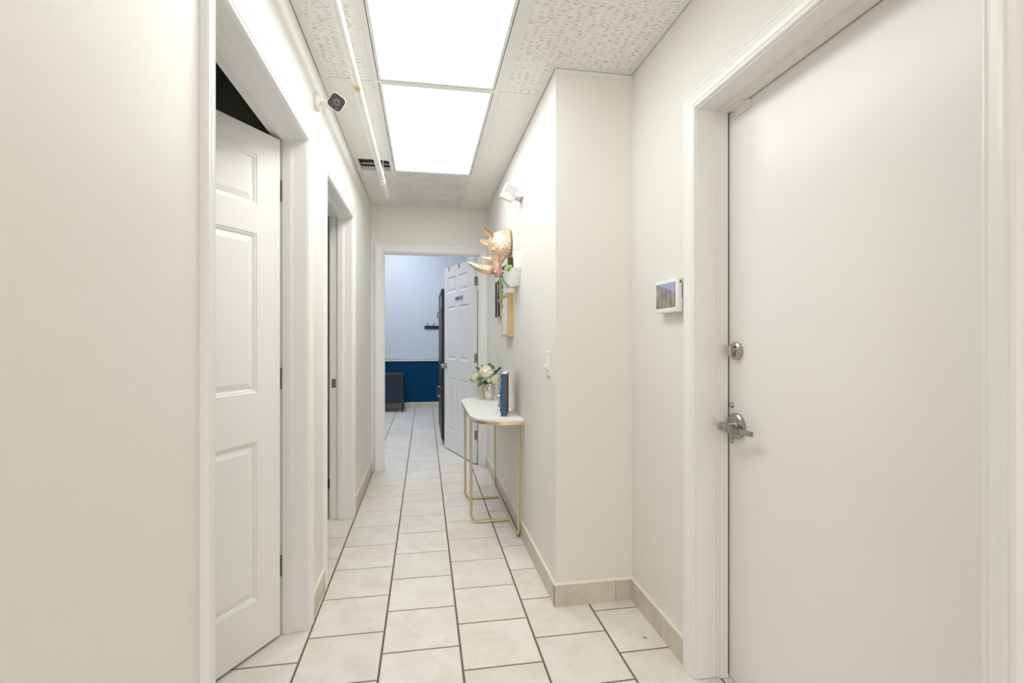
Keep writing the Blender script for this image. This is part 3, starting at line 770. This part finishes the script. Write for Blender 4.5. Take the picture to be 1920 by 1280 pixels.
xax = Vector((1, 0, -.52)); xax = (xax-zax*xax.dot(zax)).normalized(); yax = zax.cross(xax)
HM = Matrix.Translation(hc)@Matrix((xax, yax, zax)).transposed().to_4x4()
bm = bmesh.new(); R_ = rsq(.047, .010, 4)
loft(bm, [(R_, .45, -.050), (R_, .80, -.035), (R_, 1.0, -.012), (R_, 1.0, .012), (R_, .96, .016)]); bm.transform(HM)
obj('lamp_head', bm, M['plastic'], em, smooth=True)
bm = bmesh.new(); box(bm, -.040, .040, -.020, .041, .015, .019); bm.transform(HM); hl = obj('lamp_lens', bm, mat('prismatic_lens', (.70, .70, .66, 1), .2, noise=(150, .3)), em)
bm = bmesh.new()
for k in range(5):
    x = -.036+.018*k; tube(bm, [(x, -.020, .019), (x, .041, .019)], .0035, 8)
for k in range(6):
    y = -.017+.0108*k; box(bm, -.04, .04, y-.0006, y+.0006, .019, .0206)
bm.transform(HM); obj('lens_ribs', bm, M['plastic'], hl)
bm = bmesh.new(); loft(bm, [(rsq(.03, .01, 4), 1.25, .010), (rsq(.03, .01, 4), 1.0, .030), (rsq(.03, .01, 4), .6, .038)])
bm.transform(HM@Matrix.Translation((-.004, -.038, 0))@Matrix.Diagonal((1.15, .55, 1, 1))); obj('reflector_cup', bm, M['plastic'], em, smooth=True)

# ---------------------------------------------------------------- light switch, alarm keypad
sw = thing('light_switch', 'white toggle light switch on the projecting wall beside its corner', 'switch', (XB, 2.40, 1.118))
bm = bmesh.new(); bbox(bm, XB-.006, XB, 2.365, 2.437, 1.060, 1.178, .002, 2); obj('wall_plate', bm, M['plastic'], sw)
bm = bmesh.new(); bbox(bm, XB-.010, XB-.005, 2.384, 2.418, 1.086, 1.152, .0015, 2); obj('switch_frame', bm, M['plastic'], sw)
bm = bmesh.new(); tube(bm, [(XB-.008, 2.401, 1.112), (XB-.021, 2.401, 1.102)], [.006, .0045], 8); obj('toggle', bm, M['plastic'], sw)
for z in (1.074, 1.164):
    bm = bmesh.new(); cyl(bm, (XB-.0058, 2.401, z), (XB-.0072, 2.401, z), .003, n=10); obj('screw', bm, M['nickel'], sw)
kp = thing('alarm_keypad', 'white wall-mounted touchscreen alarm panel beside the flat door', 'keypad', (XR, 1.85, 1.41))
bm = bmesh.new(); bbox(bm, .940, .966, 1.757, 1.944, 1.343, 1.474, .006, 3); obj('case', bm, M['plastic'], kp, smooth=True)
bm = bmesh.new(); box(bm, .966, XR, 1.772, 1.930, 1.355, 1.462); obj('back_mount', bm, M['offplastic'], kp)
bm = bmesh.new(); box(bm, .9393, .941, 1.772, 1.930, 1.362, 1.458); obj('screen_bezel', bm, M['screen_frame'], kp)
bm = bmesh.new(); box(bm, .9386, .9400, 1.7735, 1.9285, 1.3635, 1.4565); obj('screen', bm, M['screen'], kp)
bm = bmesh.new(); cyl(bm, (.9402, 1.851, 1.466), (.9392, 1.851, 1.466), .002, n=10); obj('sensor_dot', bm, M['black'], kp)
bm = bmesh.new(); box(bm, .950, .956, 1.7562, 1.7572, 1.452, 1.462)
for k in range(14): box(bm, .958, .965, 1.7561, 1.7575, 1.395+.0042*k, 1.3968+.0042*k)
obj('side_slots', bm, M['screen_frame'], kp)

# ---------------------------------------------------------------- console table
TZ = .75
x0t, x1t, y0t, y1t, R = .286, XB-.002, 2.995, 4.205, .215
def outline(ins):
    pts = [(x1t, y0t+ins)]
    r = R-ins
    for k in range(13):
        a_ = math.radians(-90-90*k/12); pts.append((x0t+R+r*math.cos(a_), y0t+R+r*math.sin(a_)))
    for k in range(13):
        a_ = math.radians(180-90*k/12); pts.append((x0t+R+r*math.cos(a_), y1t-R+r*math.sin(a_)))
    pts.append((x1t, y1t-ins)); return pts
ct = thing('console_table', 'narrow white-topped console table with rounded corners and gold tube legs', 'table', (.45, 3.6, 0))
bm = bmesh.new(); prism(bm, outline(0), TZ-.014, TZ)
bmesh.ops.bevel(bm, geom=[e for e in bm.edges if all(v.co.z > TZ-.001 for v in e.verts)], offset=.002, segments=2, affect='EDGES')
obj('table_top', bm, M['table'], ct)
bm = bmesh.new(); prism(bm, outline(.004), TZ-.034, TZ-.014)
ri = obj('table_rim', bm, M['brass'], ct); ri['label'] = 'champagne gold rim'
tr = .0085
def arc(c, r, u, v, a0, a1, n=8):
    return [Vector(c)+Vector(u)*r*math.cos(a0+(a1-a0)*k/n)+Vector(v)*r*math.sin(a0+(a1-a0)*k/n) for k in range(n+1)]
rr = .05
for y in (3.37, 3.87):
    zt_ = TZ-.034
    pts = [(.308, y, zt_)]+arc((.308+rr, y, tr+rr), rr, (-1, 0, 0), (0, 0, -1), 0, PI/2)+[(.572, y, tr)]
    bm = bmesh.new(); tube(bm, pts, tr, 14); o = obj('leg', bm, M['brass'], ct, smooth=True)
pts = [(.578, 3.065, TZ-.034)]+arc((.578, 3.065+rr, tr+rr), rr, (0, -1, 0), (0, 0, -1), 0, PI/2)+arc((.578, 4.135-rr, tr+rr), rr, (0, 0, -1), (0, 1, 0), 0, PI/2)+[(.578, 4.135, TZ-.034)]
bm = bmesh.new(); tube(bm, pts, tr, 14); obj('leg_frame', bm, M['brass'], ct, smooth=True)

# ---------------------------------------------------------------- things on the table
vz = (.515, 4.01, TZ)
va = thing('flower_vase', 'silver mercury glass jar holding the white flowers', 'vase', vz)
bm = bmesh.new()
lathe(bm, [(.028, 0), (.036, .003), (.037, .010), (.033, .018), (.043, .045), (.047, .075), (.046, .10), (.040, .125), (.033, .138), (.031, .146), (.036, .150), (.038, .155), (.033, .156), (.030, .14), (.036, .12), (.040, .08), (.03, .03)], vz, 36)
obj('jar', bm, M['mercury'], va, smooth=True)
bm = bmesh.new(); lathe(bm, [(.037, 0), (.0375, .003), (.036, .006)], (vz[0], vz[1], TZ+.155), 28); obj('jar_rim', bm, M['mercury'], va, smooth=True)
va2 = thing('candle_holder', 'cream glass cylinder on a round foot behind the silver jar', 'candle holder', (.452, 4.12, TZ))
bm = bmesh.new(); lathe(bm, [(.045, 0), (.045, .004), (.040, .007), (.036, .012), (.036, .135), (.038, .138), (.033, .138), (.032, .02)], (.465, 4.11, TZ), 32); obj('cylinder', bm, M['cream_vase'], va2, smooth=True)

bq = thing('flower_bouquet', 'bouquet of white hydrangea blooms with green leaves in the silver jar', 'flowers', (vz[0], vz[1], TZ+.15))
def bloom(c, r, n, m, fl=.8):
    bm = bmesh.new(); c = Vector(c)
    for i in range(n):
        z = 1-2*(i+.5)/n; ph = i*2.39996; s = math.sqrt(max(0, 1-z*z))
        dr = Vector((s*math.cos(ph), s*math.sin(ph), z*fl)); p = c+dr*r*random.uniform(.82, 1.02)
        dn = (dr+Vector((random.uniform(-.35, .35), random.uniform(-.35, .35), random.uniform(-.35, .35)))).normalized()
        u = dn.orthogonal().normalized(); u = (Matrix.Rotation(random.uniform(0, 6.28), 3, dn)@u); v = dn.cross(u)
        w_ = r*random.uniform(.22, .34); L_ = w_*1.15
        pts = [p-dn*w_*.25, p+u*w_+v*L_*.3, p+u*w_*.6+v*L_+dn*w_*.25, p-u*w_*.6+v*L_+dn*w_*.25, p-u*w_+v*L_*.3, p-u*w_*.7-v*L_*.6+dn*w_*.15, p+u*w_*.7-v*L_*.6+dn*w_*.15]
        V = [bm.verts.new(q) for q in pts]
        for k in range(1, 7): bm.faces.new((V[0], V[k], V[k % 6+1]))
    t = bmesh.new(); ball(t, c, r*.78, 12, (1, 1, fl)); merge(bm, t)
    return obj('bloom', bm, m, bq, smooth=True, auto=False)
bx, by, bz = vz[0], vz[1], TZ
bloom((.487, 3.985, bz+.222), .058, 90, M['petal'])
bloom((.505, 4.00, bz+.178), .042, 60, M['petal'])
b3 = bloom((.400, 4.01, bz+.180), .047, 80, M['petalg']); b3['label'] = 'greenish white bloom'
b4 = bloom((.592-.035, 3.93, bz+.170), .043, 80, M['petalg']); b4['label'] = 'greenish white bloom'
bloom((.50, 4.07, bz+.20), .045, 60, M['petalg'])
def leafm(base, tip, wd, m, name='leaf'):
    bm = bmesh.new(); b_ = Vector(base); t_ = Vector(tip); d = t_-b_; side = d.cross(Vector((0, -1, .3))).normalized()*wd; n_ = d.cross(side).normalized()*wd*.35
    S = [(0, .05), (.25, .8), (.5, 1), (.75, .7), (1, .02)]; V = []
    for s_, w_ in S:
        p = b_+d*s_; p.z -= .012*s_*s_; V.append([bm.verts.new(p-side*w_), bm.verts.new(p+n_), bm.verts.new(p+side*w_)])
    for A, B in zip(V, V[1:]):
        bm.faces.new((A[0], A[1], B[1], B[0])); bm.faces.new((A[1], A[2], B[2], B[1]))
    return obj(name, bm, m, bq, smooth=True, auto=False)
top = Vector((bx, by, bz+.16))
for tip, wd, m in (((.402, 3.93, bz+.180), .020, 'leaf'), ((.455, 3.93, bz+.150), .014, 'leafdark'), ((.470, 3.94, bz+.142), .014, 'leafdark'), ((.525, 4.05, bz+.31), .022, 'leaf'), ((.552, 4.03, bz+.29), .020, 'leaf'),
                   ((.572, 3.98, bz+.25), .020, 'leaf'), ((.455, 4.05, bz+.295), .016, 'leaf'), ((.43, 4.04, bz+.27), .014, 'leafdark'), ((.545, 3.94, bz+.225), .018, 'leaf'), ((.53, 4.0, bz+.28), .02, 'leafdark'), ((.56, 3.97, bz+.20), .018, 'leafdark'), ((.41, 3.96, bz+.125), .016, 'leaf')):
    bs = top.lerp(Vector(tip), .45); leafm(bs, tip, wd, M[m])
for tip, wd in (((.585, 3.90, bz+.262), .009), ((.405, 4.0, bz+.265), .005)):
    bm = bmesh.new(); tube(bm, [tuple(top), tuple(top.lerp(Vector(tip), .55)+Vector((0, 0, .01))), tuple(top.lerp(Vector(tip), .8)), tip], [.002, .002, wd*.8, wd], 8); o = obj('seed_pod', bm, M['twig'], bq, smooth=True); o['label'] = 'dark brown seed pod on a twig'
bm = bmesh.new()
for tip in ((.487, 3.985, bz+.2), (.42, 4.0, bz+.17), (.56, 3.95, bz+.17), (.50, 4.06, bz+.19)):
    tube(bm, [(bx, by, bz+.15), tuple(top), tip], .0025, 6)
obj('stems', bm, M['leafdark'], bq)

cs = thing('candlestick', 'small clear crystal candlestick in front of the silver jar', 'candlestick', (.488, 3.30, TZ))
bm = bmesh.new(); lathe(bm, [(.020, 0), (.021, .006), (.016, .012), (.017, .030), (.010, .036), (.014, .042), (.009, .062), (.014, .080), (.011, .085), (.017, .095), (.018, .112), (.011, .118), (.013, .130), (.013, .146), (.008, .150)], (.490, 3.30, TZ), 8)
obj('crystal_stem', bm, M['crystal'], cs)
bm = bmesh.new(); cyl(bm, (.490, 3.30, TZ+.146), (.490, 3.30, TZ+.154), .011, .009, 14); obj('cup', bm, M['nickel'], cs)

# blue canvas standing on edge: painted face to the corridor, timber stretcher to the wall
ang = math.atan2(.3, .055)
cv = thing('canvas_picture', 'small blue-edged canvas seen edge-on at the near end of the console table', 'picture', (.507, 3.12, TZ), 0)
cv.rotation_euler = (0, 0, math.atan2(.235, .055))       # local x runs back along the canvas, local +y towards the corridor
Lc, Hc, Tc = .245, .270, .033
bm = bmesh.new(); box(bm, 0, Lc, Tc-.003, Tc, 0, Hc); obj('painted_face', bm, M['canvas'], cv, world=False)
for q in ((0, .002), (Lc-.002, Lc)):
    bm = bmesh.new(); box(bm, *q, 0, Tc, 0, Hc); obj('canvas_side', bm, M['canvas'], cv, world=False)
bm = bmesh.new(); box(bm, 0, Lc, 0, Tc, Hc-.002, Hc); o = obj('canvas_edge', bm, M['canvas_w'], cv, world=False); o['label'] = 'pale top edge'
bm = bmesh.new()
for q in ((.002, .018, 0, Tc-.003, .002, Hc-.002), (Lc-.018, Lc-.002, 0, Tc-.003, .002, Hc-.002), (.018, Lc-.018, 0, Tc-.003, Hc-.018, Hc-.002), (.018, Lc-.018, 0, Tc-.003, .002, .018), (.018, Lc-.018, Tc-.006, Tc-.003, .018, Hc-.018)): box(bm, *q)
o = obj('stretcher_frame', bm, M['wood2'], cv, world=False); o['label'] = 'brown wooden stretcher frame'

# ---------------------------------------------------------------- rhino head
def PX(u, v, Y=3.5):     # side view tracing -> real position in the plane of the head
    return Vector((.293+(u-876)*.003716, Y, 2.017-(v-430)*.003785))
rh = thing('rhino_head', 'rose gold hammered rhinoceros head mounted on the wall', 'wall sculpture', (XB, 3.5, 1.86))
pairs = [((955.5, 430), (957.5, 478), .088), ((950, 430.5), (957, 480), .092), ((940, 433.5), (954, 482), .090), ((930, 437), (950.5, 485), .088), ((921, 442.5), (948, 488), .085), ((915, 451), (946, 490.5), .078),
         ((914.2, 460), (944.5, 493), .068), ((915.8, 469), (942.5, 496), .060), ((917.5, 478), (941, 499), .053), ((919.5, 487), (940, 503), .049), ((922, 496), (939.5, 507.5), .048), ((923.5, 505), (938.5, 512), .048), ((925, 512.5), (937.5, 516), .043), ((928, 518.5), (936, 519.5), .032), ((930.5, 520.8), (933.5, 521.3), .014)]
bm = bmesh.new(); n = 28; V = []
for f_, b_, hw in pairs:
    p, q_ = PX(*f_), PX(*b_); c = (p+q_)/2; h_ = (p-q_)/2
    ring = []
    for k in range(n):
        a_ = 2*PI*k/n; ca, sa = math.cos(a_), math.sin(a_)
        ca = math.copysign(abs(ca)**.9, ca); sa = math.copysign(abs(sa)**.85, sa)
        wd = hw*(1+.0*ca)*(1 if ca < 0 else .9)
        ring.append(bm.verts.new(c+h_*ca+Vector((0, sa*wd, 0))))
    V.append(ring)
for A, B in zip(V, V[1:]):
    for k in range(n): bm.faces.new((A[k], A[(k+1) % n], B[(k+1) % n], B[k]))
bm.faces.new(V[0]); bm.faces.new(V[-1][::-1])
for v in bm.verts: v.co.x = min(v.co.x, XB-.001)
# brow bumps and nostril bumps
for sg in (-1, 1):
    t = bmesh.new(); ball(t, PX(924, 471)+Vector((.0, sg*.058, 0)), .016, 12, (1, .7, .9)); merge(bm, t)
    t = bmesh.new(); ball(t, PX(928, 512)+Vector((0, sg*.040, 0)), .013, 12, (1, .6, .8)); merge(bm, t)
obj('head', bm, M['rhino'], rh, smooth=True, auto=False)
bm = bmesh.new(); S = [((924, 507), 9.3), ((916, 507), 8.8), ((908, 506), 8.3), ((900, 504.5), 7.3), ((893, 502), 6.0), ((887, 499), 4.5), ((881, 496), 2.7), ((875.8, 493.3), .5)]
tube(bm, [PX(*p) for p, r in S], [r*.00375 for p, r in S], 20); o = obj('front_horn', bm, M['rhino'], rh, smooth=True, auto=False)
bm = bmesh.new(); S = [((924, 489.5), 6.8), ((919, 488.5), 6.0), ((914, 487.4), 4.6), ((909, 486), 2.9), ((905.5, 485), 1.5), ((902.8, 484), .4)]
tube(bm, [PX(*p) for p, r in S], [r*.00375 for p, r in S], 18); obj('rear_horn', bm, M['rose'], rh, smooth=True, auto=False)
def ear(y, base, tip, wmax, sgn, name='ear'):
    bm = bmesh.new(); b_ = PX(*base, y); t_ = PX(*tip, y+sgn*.022); d = t_-b_; L_ = d.length; d.normalize()
    W_ = Vector((.62, sgn*.45, .62)); W_ = (W_-d*W_.dot(d)).normalized(); N_ = d.cross(W_).normalized()
    if N_.y > 0: N_ = -N_          # the cup opens towards the corridor viewer
    rings = []
    for s_, w_, c_ in ((-.12, .35, .9), (.0, .55, .9), (.2, .85, .8), (.45, 1, .7), (.68, .88, .6), (.86, .58, .5), (.96, .28, .4), (1, .08, .3)):
        c = b_+d*L_*s_; r = wmax*w_; outer = []
        for k in range(13):
            a_ = PI*k/12; outer.append(c+W_*math.cos(a_)*r-N_*math.sin(a_)*r*c_)
        inner = [c+(p-c)*.78-N_*.0004 for p in outer[::-1]]
        rings.append([bm.verts.new(p) for p in outer+inner])
    n_ = 26
    for A, B in zip(rings, rings[1:]):
        for k in range(n_):
            f = bm.faces.new((A[k], A[(k+1) % n_], B[(k+1) % n_], B[k])); f.material_index = 1 if 13 <= k < 25 else 0
    bm.faces.new(rings[0][::-1]); bm.faces.new(rings[-1])
    return obj(name, bm, [M['rose'], M['rhino_in']], rh, smooth=True, auto=False)
ear(3.440, (921.5, 449), (905.0, 433.0), .024, -1)
ear(3.565, (919.5, 457), (903.5, 447), .024, 1)
for sg in (-1, 1):
    bm = bmesh.new(); ball(bm, PX(927, 474)+Vector((0, sg*.0655, 0)), .007, 12); o = obj('eye', bm, M['rhino_in'], rh, smooth=True)

# ---------------------------------------------------------------- wall planter and plants
pl = thing('wall_planter', 'white faceted wall planter below the rhino head', 'planter', (XB, 3.25, 1.68))
yc = 3.25
Pn = {'B': (XB-.0005, .130, 1.797), 'C': (XB-.0005, .136, 1.690), 'G': (XB-.0005, .075, 1.583), 'A': (.553, .112, 1.797), 'D': (.556, .120, 1.698), 'F': (.545, .060, 1.577)}
bm = bmesh.new(); vv = {}
for k_, (x, h_, z) in Pn.items():
    vv[k_] = bm.verts.new((x, yc-h_, z)); vv[k_.lower()] = bm.verts.new((x, yc+h_, z))
vv['E'] = bm.verts.new((.498, yc, 1.640))
for f_ in ('BADC', 'CDFG', 'DEF', 'badc', 'cdfg', 'def', 'FEf', 'GFfg', 'BCGgcb'):
    try: bm.faces.new([vv[c] for c in f_])
    except Exception as ex: print('pl', ex)
o = obj('pot', bm, [M['planter'], M['soil']], pl)
so = o.modifiers.new('s', 'SOLIDIFY'); so.thickness = .005; so.offset = -1; so.material_offset = 1
bm = bmesh.new(); V_ = [bm.verts.new(p) for p in ((XB-.006, yc-.11, 1.70), (.56, yc-.105, 1.69), (.510, yc, 1.635), (.56, yc+.105, 1.69), (XB-.006, yc+.11, 1.70))]; bm.faces.new(V_)
V2 = [bm.verts.new(v.co-Vector((0, 0, .012))) for v in V_]; bm.faces.new(V2[::-1])
for i in range(5): bm.faces.new((V_[i], V_[(i+1) % 5], V2[(i+1) % 5], V2[i]))
obj('potting_soil', bm, M['soil'], pl)
def rosette(name, label, c, r, n, m, tilt=(0, 0, 1), lng=1.0):
    t = thing(name, label, 'plant', c); bm = bmesh.new(); ax = Vector(tilt).normalized(); u = ax.orthogonal().normalized(); w_ = ax.cross(u)
    k = 0
    for layer, (ln, el, cnt_) in enumerate(((1, .25, n), (.8, .6, n-1), (.5, 1.05, n-3))):
        for i in range(cnt_):
            a_ = 2*PI*(i+.5*layer)/cnt_; rd = u*math.cos(a_)+w_*math.sin(a_); d = rd*math.cos(el)+ax*math.sin(el); L_ = r*ln*lng
            sd = d.cross(ax).normalized()*r*.24; up = d.cross(sd).normalized()*r*.08
            b_ = Vector(c); pts = [b_+sd*.4, b_-sd*.4, b_+d*L_*.6-sd, b_+d*L_, b_+d*L_*.6+sd]
            bm2 = bmesh.new(); V = [bm2.verts.new(p+up) for p in pts]; V3 = [bm2.verts.new(p-up) for p in pts]
            bm2.faces.new(V); bm2.faces.new(V3[::-1])
            for q in range(5): bm2.faces.new((V[q], V[(q+1) % 5], V3[(q+1) % 5], V3[q]))
            obj('leaf', bm2, m, t, smooth=False)
    bm.free(); return t
rosette('succulent', 'lime green succulent rosette in the white wall planter', (.535, 3.19, 1.693), .034, 8, M['lime'], (-.5, -.5, .7))
rosette('succulent', 'dark spiky succulent in the white wall planter', (.520, 3.29, 1.700), .045, 7, M['leafdark'], (-.5, 0, .9))
rosette('succulent', 'pink succulent flower drooping from the white wall planter', (.487, 3.215, 1.672), .030, 8, M['pink'], (-.8, -.5, .2))
vn = thing('trailing_plant', 'green string-of-pearls plant hanging down from the white wall planter', 'plant', (.495, 3.24, 1.65))
bm = bmesh.new(); bs = bmesh.new()
for s_ in range(9):
    ax_, ay_ = .488+random.uniform(-.014, .012), 3.235+random.uniform(-.02, .03); ln = random.uniform(.13, .20) if s_ > 2 else .228
    if s_ < 3: ax_, ay_ = .494+.004*s_, 3.24+.006*s_
    pts = [(.512, ay_, 1.668), (.50, ay_, 1.672)]
    k = 0
    z = 1.665
    while z > 1.665-ln:
        x = ax_+math.sin(z*40+s_)*.003; y = ay_+math.cos(z*37+s_)*.003
        pts.append((x, y, z)); 
        t = bmesh.new(); ball(t, (x+random.uniform(-.006, .006), y+random.uniform(-.006, .006), z), random.uniform(.0036, .0058), 7); merge(bm, t); z -= .0075
    tube(bs, pts, .0012, 5)
o = obj('pearls', bm, M['pearl'], vn, smooth=True, auto=False); o['kind'] = 'stuff'
obj('strings', bs, M['leafdark'], vn)

# ---------------------------------------------------------------- frames on the projecting wall
def shadowbox(name, label, cat, y0, y1, z0, z1, xf, mframe, mface, wf=.016):
    t = thing(name, label, cat, (XB, (y0+y1)/2, z0)); bm = bmesh.new()
    for q in ((y0, y0+wf, z0, z1), (y1-wf, y1, z0, z1), (y0+wf, y1-wf, z0, z0+wf), (y0+wf, y1-wf, z1-wf, z1)): box(bm, xf, XB-.0005, *q)
    obj('frame', bm, mframe, t)
    bm = bmesh.new(); box(bm, xf+(.006 if wf > .004 else .0003), xf+.010, y0+wf, y1-wf, z0+wf, z1-wf); p_ = obj('picture', bm, mface, t)
    return t, p_
t1, p1 = shadowbox('wall_frame', 'pale wooden box frame with a white lined sheet, hung under the planter', 'frame', 3.39, 3.66, 1.255, 1.556, .560, M['wood'], M['paper'])
bm = bmesh.new()
for k in range(4): box(bm, .5652, .5662, 3.41, 3.64, 1.30+.06*k, 1.3015+.06*k)
obj('ruled_lines', bm, mat('faint_line', srgb(196, 196, 200), .6), p1)
t2, p2 = shadowbox('wall_frame', 'framed dark print with pink streaks near the end doorway', 'frame', 3.85, 4.12, 1.415, 1.705, .577, M['wood'], M['poster'], .002)
t3, p3 = shadowbox('wall_frame', 'thin dark-edged white frame partly hidden behind the planter', 'frame', 3.44, 3.62, 1.562, 1.665, .566, M['paper'], M['paper'], .005)

# ---------------------------------------------------------------- far room furniture
cb = thing('wardrobe', 'tall black-brown wardrobe behind the open far door', 'cabinet', (.46, 6.5, 0))
bm = bmesh.new(); box(bm, .215, .725, 5.94, 7.15, .04, 1.80); box(bm, .235, .725, 5.96, 7.13, 0, .04); box(bm, .195, .735, 5.925, 7.165, 1.80, 1.825); obj('carcass', bm, M['darkwood'], cb)
for y0, y1, yh in ((5.945, 6.54, 6.48), (6.55, 7.145, 6.61)):
    bm = bmesh.new(); bbox(bm, .197, .214, y0, y1, .06, 1.79, .002, 1); o = obj('door', bm, M['darkwood2'], cb)
    bm = bmesh.new(); tube(bm, [(.197, yh, .50), (.165, yh, .50), (.165, yh, .62), (.197, yh, .62)], .005, 8); obj('handle', bm, M['nickel'], o)
bm = bmesh.new(); tube(bm, [(.197, 6.9, 1.60), (.175, 6.9, 1.60), (.175, 6.9, 1.52), (.197, 6.9, 1.52)], .006, 8); obj('handle', bm, M['black'], cb)
bm = bmesh.new(); box(bm, .1945, .197, 6.0, 6.10, 1.62, 1.74); o = obj('paper_label', bm, M['paper'], cb)
lc = thing('low_cabinet', 'low dark cabinet against the right wall of the far room beyond the wardrobe', 'cabinet', (.5, 7.8, 0))
bm = bmesh.new(); box(bm, .265, .725, 7.25, 8.35, .06, .86); box(bm, .25, .735, 7.24, 8.36, .86, .885); obj('carcass', bm, M['darkwood'], lc)
for y in (7.3, 8.3):
    for x in (.28, .70):
        bm = bmesh.new(); box(bm, x-.015, x+.015, y-.015, y+.015, 0, .06); obj('foot', bm, M['black'], lc)
for y0, y1 in ((7.26, 7.795), (7.805, 8.34)):
    bm = bmesh.new(); bbox(bm, .249, .2645, y0, y1, .08, .84, .002, 1); o = obj('door', bm, M['darkwood2'], lc)
    bm = bmesh.new(); ball(bm, (.238, y1-.06 if y0 < 7.5 else y0+.06, .52), .014, 10); obj('knob', bm, M['nickel'], o, smooth=True)
# coat rack
hk = thing('coat_rack', 'black coat rack with upright pegs on the pale far wall', 'coat rack', (.25, YF, 1.44))
bm = bmesh.new(); bbox(bm, 0.0, .52, YF-.02, YF, 1.415, 1.475, .002, 1); obj('board', bm, M['black'], hk)
for x in (.055, .165, .275, .385, .475):
    bm = bmesh.new(); tube(bm, [(x, YF-.02, 1.455), (x, YF-.05, 1.46), (x, YF-.055, 1.475), (x, YF-.055, 1.51)], .006, 8); t = bmesh.new(); ball(t, (x, YF-.055, 1.513), .009, 8); merge(bm, t)
    obj('peg', bm, M['black'], hk, smooth=True)
# dark framed stand
st = thing('side_cabinet', 'dark framed stand with navy front and thin legs before the blue wall', 'cabinet', (-.7, 8.85, 0))
x1, x0_, yf, yb = -.352, -1.05, 8.68, 9.04
bm = bmesh.new(); bbox(bm, x0_, x1, yf, yb, .630, .650, .003, 1); obj('top', bm, M['darkwood'], st)
for x in (x1-.016, x0_+.016):
    for y in (yf+.016, yb-.016):
        bm = bmesh.new(); cx_ = x-(.022 if x > -.6 else -.022); prism(bm, [(x-.014, y-.014), (x+.014, y-.014), (x+.014, y+.014), (x-.014, y+.014)], 0, .63); obj('leg', bm, M['darkwood2'], st)
bm = bmesh.new(); box(bm, x0_+.03, x1-.03, yf+.006, yf+.016, .17, .60); obj('front_panel', bm, M['navy'], st)
for q in ((.60, .63), (.15, .19)):
    bm = bmesh.new(); box(bm, x0_+.03, x1-.03, yf, yf+.025, *q); obj('rail', bm, M['darkwood2'], st)
bm = bmesh.new(); box(bm, x0_+.03, x1-.03, yf+.03, yb-.01, .155, .17); obj('shelf', bm, M['darkwood2'], st)
for x in (x1-.024, x0_+.012):
    bm = bmesh.new(); box(bm, x, x+.012, yf+.03, yb-.03, .17, .63); obj('side_panel', bm, M['navy'], st)

# a little screw on the floor
sw_ = thing('floor_screw', 'tiny dark metal screw lying on the tile near the flat door', 'screw', (.898, 1.955, 0))
bm = bmesh.new(); cyl(bm, (.898, 1.955, 0.0), (.898, 1.955, .003), .005, .0035, 12); obj('screw_head', bm, M['hinge'], sw_)
bm = bmesh.new(); cyl(bm, (.899, 1.955, .0018), (.909, 1.951, .0018), .0016, .0006, 8); obj('screw_shank', bm, M['black'], sw_)
print('tiles', cnt)
